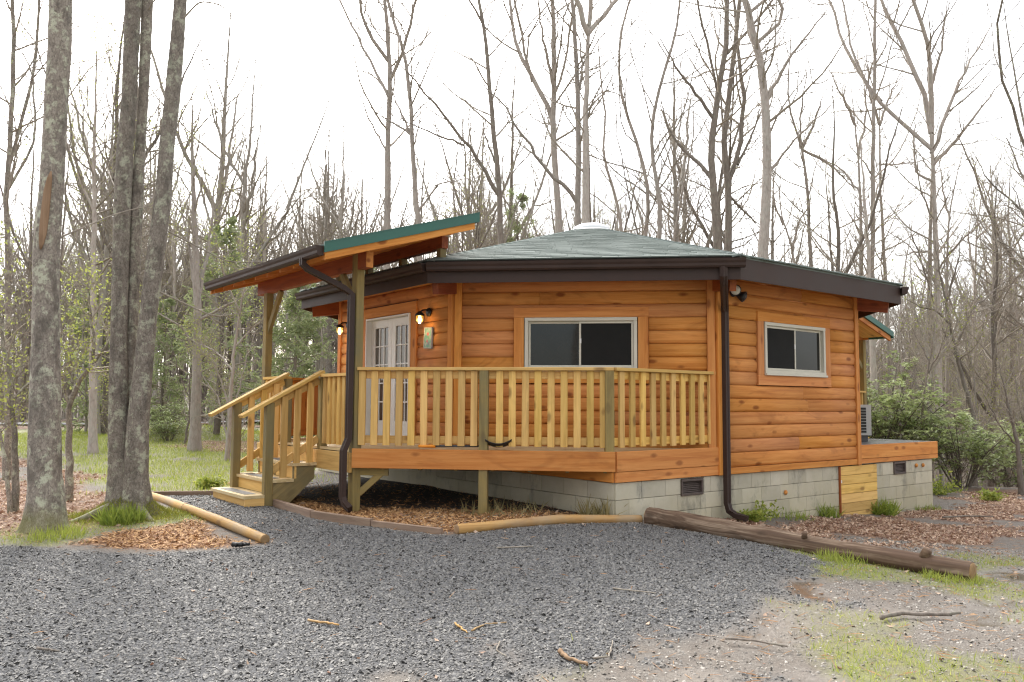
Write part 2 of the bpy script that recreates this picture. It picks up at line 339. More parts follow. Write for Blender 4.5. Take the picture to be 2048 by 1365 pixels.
def zg(x, y):
    """ground height"""
    x = np.asarray(x, float); y = np.asarray(y, float)
    z = -1.5 + .262 * ss(y, 3.0, 9.2)
    z = z - .078 * np.clip(x - .4, 0, 5.4) * ss(y, 4.5, 10.)
    z = z - 3.0 * ss(x, 6, 13) * ss(y, 16.5, 27)
    z = z - 1.0 * ss(y, 19, 30) * ss(x, -5, 1)
    z = z + .12 * ss(-x, 3, 8) * ss(y, 12, 28)
    z = z + .38 * np.exp(-(((x + 9.9) / 1.5) ** 2 + ((y - 25.5) / 2.2) ** 2))
    return z + (13 + 3 * np.tanh(x / 30) + 1.5 * np.sin(x * .06 + .7)) * ss(y, 48, 150) * (.55 + .45 * ss(x, -40, 20))

cabin = thing('log_cabin', 'eight sided log cabin with orange stained siding and a low shingled roof', 'cabin', (CN.x, CN.y, -1.6))
# --- walls: a dark backing slab per side, every log course on the three sides in view a piece of its own
def log_me(L, h, name='log'):
    key = ('log', round(L, 2), round(h, 3))
    if key in CACHE: return CACHE[key]
    prof = [(.0, -h / 2), (.008, -h / 2 + .002)] + [(.012 + .027 * math.sin(math.pi * (.08 + .84 * q / 6)) ** .7, -h / 2 + .004 + (h - .008) * q / 6) for q in range(7)] + [(.008, h / 2 - .002), (.0, h / 2)]
    n = len(prof); v = [(s * L / 2, -y, z) for s in (-1, 1) for y, z in prof]      # local -y = outward
    f = [(i + 1, i, i + n, i + n + 1) for i in range(n - 1)] + [tuple(range(n - 1, -1, -1))[::-1], tuple(range(n, 2 * n))[::-1]]
    CACHE[key] = me_py('log', v, f, M_STAIN, True); 
    return CACHE[key]
def wall(a, b, nrm, spans, logs=True, hole=None, name='wall'):
    """a -> b runs to the viewer's right; spans(zmid) gives the s-ranges, measured from a, that carry logs"""
    d = (b - a).normalized(); L = (b - a).length
    mcore = M_INTERIOR if logs else M_STAIN
    if hole:                                          # opening (s0, s1, ztop): header above it, a panel either side
        h0_, h1_, hz = hole; ins = nrm * -.12
        core = prism(name, [a + d * h0_, a + d * h1_, a + d * h1_ + ins, a + d * h0_ + ins], hz, 1.80, mcore, cabin, d)
        for q0, q1 in ((0, h0_), (h1_, L)): prism('wall_panel', [a + d * q0, a + d * q1, a + d * q1 + ins, a + d * q0 + ins], LEV[0] - .08, 1.80, mcore, core, d)
        prism('wall_panel', [a + d * h0_, a + d * h1_, a + d * h1_ + ins * 3, a + d * h0_ + ins * 3], LEV[0] - .08, ZD - .01, mcore, core, d)
        prism('room_back', [a + d * (h0_ - .5) - nrm * .9, a + d * (h1_ + .5) - nrm * .9, a + d * (h1_ + .5) - nrm * .95, a + d * (h0_ - .5) - nrm * .95], -.6, 1.80, M_INTERIOR, core, d)
    else: core = prism(name, [a, b, b - nrm * .12, a - nrm * .12], LEV[0] - .08, 1.80, mcore, cabin, d)
    if not logs: return core
    for k in range(len(LEV) - 1):
        z0, z1 = LEV[k], LEV[k + 1]; h = z1 - z0
        for s0, s1 in spans((z0 + z1) / 2):
            cuts = [s0, s1]
            if s1 - s0 > 2.2 and random.random() < .55: cuts = [s0, s0 + random.uniform(.3, .7) * (s1 - s0), s1]
            for q0, q1 in zip(cuts, cuts[1:]):
                c = a + d * ((q0 + q1) / 2)
                o = ob('log', log_me(q1 - q0 - .003, h), core, frame((d.x, d.y, 0), (0, 0, 1), (c.x + nrm.x * .001, c.y + nrm.y * .001, (z0 + z1) / 2)))
                if random.random() < .5: o.matrix_basis = o.matrix_basis @ Matrix.Scale(-1, 4, (1, 0, 0))
    return core
TRIM = .095
WS0, WS1, WZ0, WZ1, CAS = .955, 2.37, .385, 1.078, .143
def holes(s0, s1, z0, z1, L, t0=TRIM, t1=TRIM):
    return lambda z: [(t0, s0), (s1, L - t1)] if z0 < z < z1 else [(t0, L - t1)]
fl = SIDE
wf = wall(P4, P2, NF, holes(fl - WS1 - CAS, fl - WS0 + CAS, WZ0 - CAS, WZ1 + CAS - .06, fl))
wr = wall(P2, P3, NR, holes(WS0 - CAS, WS1 + CAS, WZ0 - CAS, WZ1 + CAS - .06, fl, TRIM, .10))
DS0, DS1, DZ0, DZ1, DC = 1.03, 2.30, -.545, 1.236, .15
wdoor = wall(P5, P4, ND, holes(fl - DS1 - DC, fl - DS0 + DC, -2, DZ1 + .16, fl), True, (fl - DS1, fl - DS0, DZ1))
for i in range(2, 7): wall(CORN[i + 1], CORN[i], (CN - (CORN[i] + CORN[i + 1]) / 2).normalized() * -1, None, False)
def wb(base, d, n, s0, z0, s1, z1, w, t, out, m, name, parent, up=(0, 0, 1)):
    """flat board on a wall: from (s0, z0) to (s1, z1) measured along d from base, standing out from the wall plane"""
    a = base + d * s0 + n * out; b = base + d * s1 + n * out
    return board(name, V3(a, z0), V3(b, z1), w, t, m, parent, up)
# corner boards
for base, d, n, s, par in ((P2, FD, NF, .0475, wf), (P4, -FD, NF, .0475, wf), (P2, RD, NR, .0475, wr), (P3, -RD, NR, .05, wr), (P4, LD, ND, .0475, wdoor), (P5, -LD, ND, .0475, wdoor)):
    wb(base, d, n, s, ZSILL - (.085 if n is NR else 0), s, 1.74, .095, .055, .028, M_STAIN2, 'corner_board', par, (d.x, d.y, 0))
# skirt board under the right wall
wb(P2, RD, NR, .095, (ZT + LEV[0]) / 2 - .001, 3.18, (ZT + LEV[0]) / 2 - .001, LEV[0] - ZT - .004, .04, .022, M_STAIN2, 'skirt_board', wr)
# --- windows
def window(base, d, n, par):
    s0, s1, z0, z1 = WS0, WS1, WZ0, WZ1; zc = (z0 + z1) / 2
    fr = wb(base, d, n, s0, z0 + .03, s1, z0 + .03, .06, .09, .025, M_VINYL, 'window', cabin)
    def p(nm, a, za, b_, zb_, w, t, out, m, up=(0, 0, 1)): return wb(base, d, n, a, za, b_, zb_, w, t, out, m, nm, fr, up)
    u = (d.x, d.y, 0)
    p('frame', s0, z1 - .022, s1, z1 - .022, .045, .09, .024, M_VINYL)
    for s in (s0 + .022, s1 - .022): p('frame', s, z0 + .06, s, z1 - .045, .045, .088, .024, M_VINYL, u)
    p('sill', s0 - .008, z0 + .005, s1 + .008, z0 + .005, .03, .12, .03, M_VINYL)
    sm = (s0 + s1) / 2
    for a, b_, o_, g in ((s0 + .045, sm + .02, .03, M_SCREEN), (sm - .02, s1 - .045, .0075, M_PANE)):
        p('sash', a, z0 + .075, b_, z0 + .075, .03, .022, o_, M_VINYL); p('sash', a, z1 - .06, b_, z1 - .06, .03, .022, o_, M_VINYL)
        for s in (a + .014, b_ - .014): p('sash', s, z0 + .09, s, z1 - .075, .026, .0225, o_ + .001, M_VINYL, u)
        p('pane', a + .028, zc + .008, b_ - .028, zc + .008, z1 - z0 - .164, .008, o_, g)
    p('latch', sm, zc + .02, sm, zc + .08, .022, .02, .035, M_WHITE, u)
    p('casing', s0 - CAS, z1 + .066, s1 + CAS, z1 + .066, .126, .05, .032, M_STAIN2)
    p('casing', s0 - CAS, z0 - .075, s1 + CAS, z0 - .075, .13, .05, .032, M_STAIN2)
    for s in (s0 - CAS / 2 - .004, s1 + CAS / 2 + .004): p('casing', s, z0 - .009, s, z1 + .002, CAS - .012, .05, .031, M_STAIN2, u)
window(P2, FD, NF, wf); window(P2, RD, NR, wr)
# --- french door, set back in its opening
def door():
    s0, s1, z0, z1 = DS0, DS1, DZ0, DZ1; u = (LD.x, LD.y, 0)
    def p(nm, a, za, b_, zb_, w, t, out, m, up=(0, 0, 1), par=None): return wb(P4, LD, ND, a, za, b_, zb_, w, t, out, m, nm, par, up)
    d = p('door', s0, z0 + .012, s1, z0 + .012, .024, .16, .0, M_WHITE, par=cabin)       # sill; everything else hangs from it
    d['label'] = 'white french door with small panes'
    p('jamb', s0 + .012, z0 + .024, s0 + .012, z1, .024, .16, -.002, M_WHITE, u, d); p('jamb', s1 - .012, z0 + .024, s1 - .012, z1, .024, .16, -.002, M_WHITE, u, d)
    p('jamb', s0 + .024, z1 - .012, s1 - .024, z1 - .012, .024, .16, -.003, M_WHITE, par=d)
    sm = (s0 + s1) / 2
    for a, b_ in ((s0 + .026, sm - .002), (sm + .002, s1 - .026)):
        o = -.035; st = .105; bt, tp = .24, .12
        for s in (a + st / 2, b_ - st / 2): p('stile', s, z0 + .03, s, z1 - .027, st, .042, o, M_WHITE, u, d)
        p('rail', a + st, z0 + .03 + bt / 2, b_ - st, z0 + .03 + bt / 2, bt, .04, o, M_WHITE, par=d); p('rail', a + st, z1 - .027 - tp / 2, b_ - st, z1 - .027 - tp / 2, tp, .04, o, M_WHITE, par=d)
        ga, gb, gz0, gz1 = a + st, b_ - st, z0 + .03 + bt, z1 - .027 - tp
        for i in range(3):
            for k in range(5):
                w, h = (gb - ga) / 3, (gz1 - gz0) / 5
                p('pane', ga + w * i + .004, gz0 + h * (k + .5), ga + w * (i + 1) - .004, gz0 + h * (k + .5), h - .008, .006, o, M_DOORPANE, par=d)
        for i in (1, 2): s = ga + (gb - ga) * i / 3; p('muntin', s, gz0, s, gz1, .02, .03, o + .001, M_WHITE, u, d)
        for k in range(1, 5): z = gz0 + (gz1 - gz0) * k / 5; p('muntin', ga, z, gb, z, .02, .028, o + .001, M_WHITE, par=d)
    p('door_handle', sm + .05, z0 + .9, sm + .05, z0 + 1.0, .03, .03, .0, M_GREYMETAL, u, d)
    for s in (s0 - DC / 2 - .003, s1 + DC / 2 + .003): p('casing', s, ZD + .004, s, z1 + .01, DC - .004, .05, .032, M_STAIN2, u, d)
    p('casing', s0 - DC, z1 + .085, s1 + DC, z1 + .085, .146, .052, .033, M_STAIN2, par=d)
door()
# --- foundation: rectangular block crawl space, its long side flush under the right wall
BACK = rot(RD, 90)
fL, fW = 7.26, 7.6
F0 = P1 + RD * .02 - NR * .02; F1 = P1 + RD * fL - NR * .02; F2 = F1 + BACK * fW; F3 = F0 + BACK * fW
found = prism('foundation', [F0 - NR * .02 + RD * .02, F1 - NR * .02 - RD * .02, F2, F3], -2.1, ZT - .002, M_MORTAR, cabin, RD)
def blocks(a, d, n, L, skip, zr):
    bl, bh = .4064, .19
    for k in range(6):
        z1 = ZT - .004 - k * bh; z0 = z1 - bh
        if z1 < zr - .02: break
        s = -.2 if k % 2 else 0.
        while s < L - .01:
            q0, q1 = max(s, 0), min(s + bl, L); s += bl
            for (x0, x1, y0, y1) in skip:
                if z0 < y1 - .03 and z1 > y0 + .03:
                    if q0 >= x0 and q1 <= x1: q1 = q0
                    elif q0 < x0 < q1 <= x1: q1 = x0
                    elif x0 <= q0 < x1 < q1: q0 = x1
                    elif q0 < x0 and q1 > x1: q1 = x0
            if q1 - q0 < .05: continue
            c = a + d * ((q0 + q1) / 2) + n * .004; h = bh
            board('block', V3(a + d * (q0 + .0025) + n * -.0225, (z0 + z1) / 2), V3(a + d * (q1 - .0025) + n * -.0225, (z0 + z1) / 2), bh - .005, .05, M_BLOCK, found, (0, 0, 1), .003)
HS0, HS1 = 1.7548 + 2.73, 1.7548 + 3.755
blocks(F0 + NR * .02, RD, NR, fL, [(HS0, HS1, -3, 0), (1.08, 1.49, -1.09, -.85), (1.7548 + 4.27, 1.7548 + 4.65, -1.075, -.85)], -1.75)
blocks(F0 - RD * .02 + NR * 0, BACK, -RD, 3.6, [], -1.55)
def vent(s0, s1, z0, z1):
    a = P1 + RD * s0 + NR * .0; b = P1 + RD * s1
    f = board('foundation_vent', V3(a, z0 + .012), V3(b, z0 + .012), .03, .05, M_RUST, cabin)
    board('frame', V3(a, z1 - .012), V3(b, z1 - .012), .03, .05, M_RUST, f)
    for q in (a + RD * .012, b - RD * .012): board('frame', V3(q, z0 + .026), V3(q, z1 - .026), .026, .048, M_RUST, f, (RD.x, RD.y, 0))
    for k in range(6):
        z = z0 + .04 + (z1 - z0 - .08) * k / 5; board('louvre', V3(a + RD * .025 - NR * .012, z), V3(b - RD * .025 - NR * .012, z), .02, .006, M_RUST, f, (NR.x * -.7, NR.y * -.7, .7))
    prism('screen', [a + RD * .01 - NR * .03, b - RD * .01 - NR * .03, b - RD * .01 - NR * .05, a + RD * .01 - NR * .05], z0 + .01, z1 - .01, M_BLACK, f, RD)
vent(1.09, 1.48, -1.085, -.895); vent(1.7548 + 4.28, 1.7548 + 4.64, -1.07, -.885)
# plank hatch in the foundation
h0, h1 = P1 + RD * (HS0 + .035), P1 + RD * HS1
hat = prism('crawl_hatch', [h0 - NR * .02, h1 - NR * .02, h1 - NR * .05, h0 - NR * .05], -1.75, ZT - .01, M_INTERIOR, cabin, RD)
for k in range(6):
    z = ZT - .012 - .132 * (k + .5); o = board('plank', V3(h0 + NR * .006, z), V3(h1 + NR * .006, z), .127, .03, M_TREAT, hat)
board('jamb', V3(P1 + RD * (HS0 + .014) + NR * .004, -1.75), V3(P1 + RD * (HS0 + .014) + NR * .004, ZT - .01), .028, .05, M_BEAM, hat, (RD.x, RD.y, 0))
board('latch', V3(h0 + RD * .005 + NR * .025, -1.12), V3(h0 + RD * .005 + NR * .025, -1.08), .02, .012, M_WHITE, hat, (RD.x, RD.y, 0))
for s, z in ((1.7548 + 1.42, -1.17), (1.7548 + 4.98, -.96), (1.7548 + 5.2, -.965)):
    q = P1 + RD * s + NR * .01
    ob('foam_patch', lathe_me('foam_patch', [(.028, -.004), (.034, .012), (.018, .026), (.004, .03)], M_FOAM, 9), found, frame((RD.x, RD.y, 0), (NR.x, NR.y, 0), V3(q, z)))
# --- roof
OV = .58; SLP = .2955; ZE = 1.745; RIN = .42
AE = AP + OV; kE = AE / AP
def rz(a): return ZE + SLP * (AE - a)                 # roof height at distance a from the centre, across a facet
EV = [CN + (c - CN) * kE for c in CORN]
roof_v, roof_f = [], []
for i in range(8): roof_v += [V3(EV[i], ZE), V3(CN + (CORN[i] - CN) * (RIN / AP), rz(RIN)), V3(EV[i], ZE - .03), V3(CN + (CORN[i] - CN) * (RIN / AP), rz(RIN) - .03)]
for i in range(8):
    j = (i + 1) % 8; roof_f += [(4 * i, 4 * i + 1, 4 * j + 1, 4 * j), (4 * i + 2, 4 * j + 2, 4 * j + 3, 4 * i + 3), (4 * i, 4 * j, 4 * j + 2, 4 * i + 2)]
roof_f += [tuple(4 * i + 1 for i in range(8)), tuple(4 * i + 3 for i in range(7, -1, -1))]
roof = ob('roof', me_py('roof', roof_v, roof_f, M_SHINGLE), cabin)
slen = math.hypot(1, SLP); EXPO = .142
def facet(i):
    """local frame of facet i: origin at the middle of the eave, x along the eave, y up the slope"""
    j = (i + 1) % 8; m = (EV[i] + EV[j]) / 2; d = (EV[i] - EV[j]).normalized(); inw = (CN - m).normalized()
    y = Vector((inw.x, inw.y, SLP)).normalized(); x = Vector((d.x, d.y, 0)); z = x.cross(y)
    if z.z < 0: x = -x; z = x.cross(y)
    return Matrix(((x.x, y.x, z.x, m.x), (x.y, y.y, z.y, m.y), (x.z, y.z, z.z, ZE), (0, 0, 0, 1)))
def shingles(i, single):
    M = facet(i); L = (AE - RIN) * slen; half0 = (EV[i] - EV[(i + 1) % 8]).length / 2; V, F, T = [], [], []
    rows = int(L / EXPO) + 1
    for r in range(rows):
        y0 = r * EXPO - .03; y1 = min(y0 + EXPO + .03, L)
        hw = lambda y: half0 * (1 - max(y, 0) / slen / AE) + .004
        x = -half0 - random.random() * .3
        while x < half0:
            w = random.choice((.20, .27, .33, .38)); x0, x1 = x, x + w - .006; x += w
            xb0, xb1 = max(x0, -hw(y0)), min(x1, hw(y0)); xt0, xt1 = max(x0, -hw(y1)), min(x1, hw(y1))
            if xb1 - xb0 < .02: continue
            if xt1 < xt0: xt0 = xt1 = (xt0 + xt1) / 2
            hgt = random.choice((.009, .010, .0115)); yj = y0 - random.choice((0, 0, .012))
            v = [(xb0, yj, .002), (xb1, yj, .002), (xt1, y1, .002), (xt0, y1, .002), (xb0, yj, hgt + .006), (xb1, yj, hgt + .006), (xt1, y1, .006), (xt0, y1, .006)]
            f = [(4, 5, 6, 7), (0, 1, 5, 4), (1, 2, 6, 5), (3, 0, 4, 7)]
            if single: ob('shingle', me_py('shingle', v, f, M_SHINGLE), roof, M)
            else:
                b = len(V); V += [M @ Vector(q) for q in v]; F += [tuple(b + k for k in q) for q in f]; T += [random.random()] * 8
    return V, F, T
shingles(0, True)
SV, SF, ST = [], [], []
for i in (1, 7, 2, 6):
    v, f, t_ = shingles(i, False); b = len(SV); SV += v; SF += [tuple(b + k for k in q) for q in f]; ST += t_
kind(ob('shingle_courses', np_mesh('shingle_courses', np.array([tuple(q) for q in SV]), np.array(SF), M_SHINGLE, tint=ST), roof), 'stuff')
for i in (0, 1, 2, 7):                                # bent cap shingles over the hips
    a = V3(EV[i], ZE + .012); b = V3(CN + (CORN[i] - CN) * (RIN / AP), rz(RIN) + .012); d = (b - a); n = int(d.length / .17); e = d.normalized()
    side = Vector((-e.y, e.x, 0)).normalized()
    V, F, T = [], [], []
    for k in range(n):
        p = a + e * (k * .17 - .02); q = a + e * (k * .17 + .19); dn = Vector((0, 0, -.036)); up = Vector((0, 0, .016))
        o = len(V); V += [p + side * .12 + dn + up, p + up, p - side * .12 + dn + up, q + side * .12 + dn, q, q - side * .12 + dn, p + side * .12 + dn, p, p - side * .12 + dn]
        F += [(o, o + 1, o + 4, o + 3), (o + 1, o + 2, o + 5, o + 4), (o, o + 6, o + 7, o + 1), (o + 1, o + 7, o + 8, o + 2)]; T += [random.random()] * 9
    kind(ob('hip_cap', np_mesh('hip_cap', np.array([tuple(w) for w in V]), np.array(F), M_SHINGLE, tint=T), roof), 'stuff')
# fascia, soffit, hip rafters
for i in range(8):
    j = (i + 1) % 8; a, b = EV[i], EV[j]; n = ((a + b) / 2 - CN).normalized(); d = (b - a).normalized()
    ia, ib = a - (a - CN).normalized() * .026, b - (b - CN).normalized() * .026
    prism('fascia', [a, b, ib, ia], 1.462, ZE - .012, M_BROWN, roof, d)
    sa, sb = CORN[i] + (EV[i] - CORN[i]) * .9, CORN[j] + (EV[j] - CORN[j]) * .9; wa, wb_ = CORN[i], CORN[j]
    v = [V3(sa, ZE - .09), V3(sb, ZE - .09), V3(wb_, rz(AP) - .09), V3(wa, rz(AP) - .09)]; v += [q + Vector((0, 0, .02)) for q in v]
    ob('soffit', me_py('soffit', v, [(0, 3, 2, 1), (4, 5, 6, 7), (0, 1, 5, 4), (1, 2, 6, 5), (2, 3, 7, 6), (3, 0, 4, 7)], M_STAIN2), roof)
    e = (CORN[i] - CN).normalized(); a3, b3 = CORN[i] - e * .1, CORN[i] + e * (.46)
    board('hip_rafter', V3(a3, 1.52), V3(b3, 1.455), .22, .09, M_BEAM, roof)
# gutters: K-style section swept along an eave
def gutter(a, b, n, z, par, name='gutter', drop=0., m=M_BROWN):
    prof = [(0, 0), (.0, -.105), (.06, -.105), (.075, -.085), (.078, -.055), (.092, -.03), (.1, 0), (.092, .0), (.084, -.03), (.07, -.055), (.066, -.085), (.055, -.095), (.008, -.095), (.008, 0)]
    k = len(prof); v = []
    for p, dz in ((a, 0), (b, -drop)): v += [Vector((p[0] + n.x * (y + .002), p[1] + n.y * (y + .002), z + dz + h)) for y, h in prof]
    f = [(i, (i + 1) % k, (i + 1) % k + k, i + k) for i in range(k)]
    o = ob(name, me_py(name, v, f, m), par)
    for q, dz in ((a, 0), (b, -drop)):
        c = [Vector((q[0] + n.x * (y + .002), q[1] + n.y * (y + .002), z + dz + h)) for y, h in prof[:7]]
        ob('end_cap', me_py('end_cap', c, [tuple(range(7))], m), o)
    return o
g0 = gutter(EV[1] - FD * .0, EV[0] - FD * .05, NF, 1.705, roof)
g1 = gutter(EV[2] + LD * .05, EV[1], ND, 1.705, roof)
g2 = gutter(EV[7] + rot(RD, 45) * -.06, EV[6], rot(NR, 45), 1.705, roof)
def downspout(pts, par, w=.075, t=.06):
    """rectangular ribbed pipe through the points"""
    pts = [Vector(p) for p in pts]; V, F = [], []; out = Vector((0, -1, 0))
    sec = [(-w / 2, -t / 2), (-w / 6, -t / 2), (-w / 6 + .006, -t / 2 + .007), (w / 6 - .006, -t / 2 + .007), (w / 6, -t / 2), (w / 2, -t / 2), (w / 2, t / 2), (-w / 2, t / 2)]; k = len(sec)
    for i, p in enumerate(pts):
        tan = (pts[min(i + 1, len(pts) - 1)] - pts[max(i - 1, 0)]).normalized(); sx = side_ - tan * side_.dot(tan); sx.normalize(); sy = sx.cross(tan)
        if sy.dot(face_) > 0: sy = -sy
        V += [p + sx * a + sy * b_ * 1. for a, b_ in sec]
    for i in range(len(pts) - 1): F += [(i * k + j, i * k + (j + 1) % k, (i + 1) * k + (j + 1) % k, (i + 1) * k + j) for j in range(k)]
    F.append(tuple(range(k))); F.append(tuple(range((len(pts) - 1) * k, len(pts) * k)))
    return ob('downspout', me_py('downspout', V, F, M_BROWN), par)
side_ = Vector((RD.x, RD.y, 0)).normalized(); face_ = Vector((NR.x, NR.y, 0))
q = P2 + RD * .10 + NR * .085; qt = EV[0] + FD * .20 + NF * .05
gq = float(zg(q.x, q.y))
downspout([V3(qt, 1.61), V3(qt, 1.50), V3(qt + (q - qt) * .12, 1.42), V3(qt + (q - qt) * .85, 1.22), V3(q, 1.14), V3(q, .6), V3(q, -.4), V3(q, gq + .2), V3(q + NR * .03, gq + .11), V3(q + NR * .10 + RD * .03, gq + .06), V3(q + NR * .24 + RD * .07, gq + .035)], cabin)
# skylight
sk = ob('skylight', lathe_me('skylight', [(.40, -.04), (.40, .03), (.36, .05), (.33, .05)], M_WHITE, 24), roof, Matrix.Translation((CN.x, CN.y, rz(RIN))))
ob('dome', lathe_me('dome', [(.335 * math.cos(a), .05 + .145 * math.sin(a)) for a in [math.pi / 2 * k / 8 for k in range(8)]] + [(.01, .196)], M_DOME, 24), sk, Matrix.Translation((CN.x, CN.y, rz(RIN))))
# --- lamps on the wall
def lantern(s, z, label):
    p = P4 + LD * s + ND * .045
    M = frame((-LD.x, -LD.y, 0), (0, 0, 1), V3(p, z))       # local -y points out of the wall
    b = ob('wall_lantern', lathe_me('wall_lantern', [(.06, 0), (.06, .018), (.03, .03)], M_BLACK, 14), cabin, M @ Matrix.Rotation(R(90), 4, 'X')); b['label'] = label
    ob('arm', tube_me('arm', [(0, 0, 0), (0, -.05, .03), (0, -.11, .02), (0, -.15, -.02)], .011, M_BLACK, 8), b, M)
    ob('hood', lathe_me('hood', [(.066, -.055), (.06, -.035), (.03, -.01), (.012, .0)], M_BLACK, 12), b, M @ Matrix.Translation((0, -.15, 0)))
    ob('lamp_glass', lathe_me('lamp_glass', [(.030, -.145), (.048, -.12), (.048, -.06)], M_AMBER, 10), b, M @ Matrix.Translation((0, -.15, 0)))
    ob('bulb', lathe_me('bulb', [(.008, -.165), (.026, -.145), (.03, -.12), (.02, -.085), (.012, -.06)], M_BULB, 12), b, M @ Matrix.Translation((0, -.15, 0)))
    for k in range(6):
        a = k * math.pi / 3; ob('cage_bar', tube_me('cage_bar', [(.06 * math.cos(a), .06 * math.sin(a), -.055), (.06 * math.cos(a), .06 * math.sin(a), -.125), (.036 * math.cos(a), .036 * math.sin(a), -.16)], .004, M_BLACK, 4), b, M @ Matrix.Translation((0, -.15, 0)))
    l = bpy.data.lights.new('lantern_light', 'POINT'); l.energy = .7; l.color = (1, .62, .25); l.shadow_soft_size = .05
    link(bpy.data.objects.new('lantern_light', l), b, M @ Matrix.Translation((0, -.15, -.26)))
lantern(.56, 1.205, 'lit lantern right of the door'); lantern(2.93, 1.205, 'lit lantern left of the door')
p = P2 + RD * .30 + NR * .05
fx = ob('floodlight', lathe_me('floodlight', [(.05, 0), (.05, .02), (.02, .03)], M_DARKPL, 12), cabin, frame((RD.x, RD.y, 0), (NR.x, NR.y, 0), V3(p, 1.40)))
for dx, tgt, lens in ((-.07, Vector((-.22, -1, -.10)), M_SILVER), (.10, Vector((.9, -.45, -.45)), M_DARKPL)):
    c = V3(p + RD * dx + NR * .1, 1.42 if dx < 0 else 1.35); tgt = tgt.normalized()
    M = frame(tgt.orthogonal(), tgt, c)
    ob('lamp_head', lathe_me('lamp_head', [(.028, -.10), (.045, -.06), (.070, -.01), (.072, .01), (.066, .012)], M_DARKPL, 14), fx, M)
    ob('lens', lathe_me('lens', [(.064, .008), (.052, .022), (.024, .030), (.003, .032)], lens, 14), fx, M)
    ob('neck', tube_me('neck', [V3(p + NR * .02, 1.40), V3(p + RD * dx * .5 + NR * .05, 1.40), c], .014, M_DARKPL, 6), fx)
# --- plaque hanging by the door
q = P4 + LD * .56 + ND * .055
Mq = frame((-LD.x, -LD.y, 0), (0, 0, 1), V3(q, .857)) @ Matrix.Rotation(R(3.5), 4, 'Y')
pq = tag(ob('plaque', box_me(.185, .02, .275, M_PLAQUE, .006), None, Mq), 'small green plaque with red flowers hanging on the logs beside the door', 'plaque')
for a, b_, nm in (((-.0925, 0, .137), (.0925, 0, .137), .012), ((-.0925, 0, -.137), (.0925, 0, -.137), .012), ((-.092, 0, -.13), (-.092, 0, .13), .012), ((.092, 0, -.13), (.092, 0, .13), .012)):
    board('rim', Mq @ Vector(a) , Mq @ Vector(b_), .012, .028, M_GREYMETAL, pq, Mq.to_3x3() @ Vector((0, 0, 1)) if a[2] == b_[2] else Mq.to_3x3() @ Vector((1, 0, 0)))

# ------------------------------------------------------------------ deck in front of the cabin
CD = V2(-1.814, 9.535)                                # front left corner of the deck
def UV(u, v): return CD + LD * u - ND * v             # porch frame: u along the door wall, v towards it
FW = (P1 - CD).length
deck = thing('wooden_deck', 'raised wooden deck with pale baluster railing wrapped around the front of the cabin', 'deck', (0, 9.4, -1.2))
def cross(p, d, q, e):
    """intersection of p + t d with q + s e"""
    t_ = ((q - p).x * e.y - (q - p).y * e.x) / (d.x * e.y - d.y * e.x); return p + d * t_
DB = .142
mit = (P4 - CD).normalized(); fl_ = CD + LD * 2.85; end_dir = (P5 - fl_).normalized()
n_ = 0
v = .004
while v < 1.13:                                       # boards along the front
    v1 = min(v + DB - .007, 1.15); a0, a1 = CD - NF * v, CD - NF * v1
    pr = P1 - NR * .03; poly = [cross(a0, FD, CD, mit), cross(a0, FD, pr, RD), cross(a1, FD, pr, RD), cross(a1, FD, CD, mit)]
    prism('deck_board', poly, ZD - .03, ZD, M_DECK, deck, FD); v += DB
v = .004
while v < 1.53:                                       # boards along the door wall
    v1 = min(v + DB - .007, 1.54); a0, a1 = UV(0, v), UV(0, v1)
    poly = [cross(a0, LD, CD, mit) + LD * .006, cross(a0, LD, fl_, end_dir), cross(a1, LD, fl_, end_dir), cross(a1, LD, CD, mit) + LD * .006]
    prism('deck_board', poly, ZD - .035, ZD - .005, M_DECK, deck, LD); v += DB
# rim boards
board('fascia', V3(CD + NF * .022 - FD * .0, (ZD + ZFB) / 2 + .005), V3(P1 + NF * .022 - FD * .012, (ZD + ZFB) / 2 + .005), ZD - ZFB + .01, .038, M_STAIN2, deck)
board('fascia', V3(P1 + RD * .004 + NR * .022, (ZD + ZFB) / 2 + .005), V3(P2 - RD * .0 + NR * .022, (ZD + ZFB) / 2 + .005), ZD - ZFB + .01, .038, M_STAIN2, deck)
board('skirt', V3(P1 + NR * .018, (ZFB + ZT) / 2 - .001), V3(P2 + NR * .018, (ZFB + ZT) / 2 - .001), ZFB - ZT - .006, .032, M_STAIN2, deck)
board('skirt', V3(P1 - RD * .018 - NR * .0, (ZFB + ZT) / 2 - .001), V3(P1 - RD * .018 + BACK * 3.4, (ZFB + ZT) / 2 - .001), ZFB - ZT - .006, .032, M_STAIN2, deck)
board('rim_joist', V3(CD + ND * .02 + LD * .02, -.70), V3(fl_ + ND * .02, -.70), .225, .038, M_TREAT, deck)
board('rim_joist', V3(fl_ + end_dir * .0 + LD * .02, -.70), V3(P5 - end_dir * .05 + LD * .02, -.70), .225, .038, M_TREAT, deck)
for k in range(7):
    s = .35 + k * .42; a = CD - FD * s; board('joist', V3(a - NF * .04, -.68), V3(a - NF * 1.1, -.68), .19, .038, M_POST, deck)
for k in range(6):
    u = .45 + k * .42; board('joist', V3(UV(u, .04), -.68), V3(UV(u, 1.5), -.68), .19, .038, M_POST, deck)
def gzp(p): return float(zg(p.x, p.y))
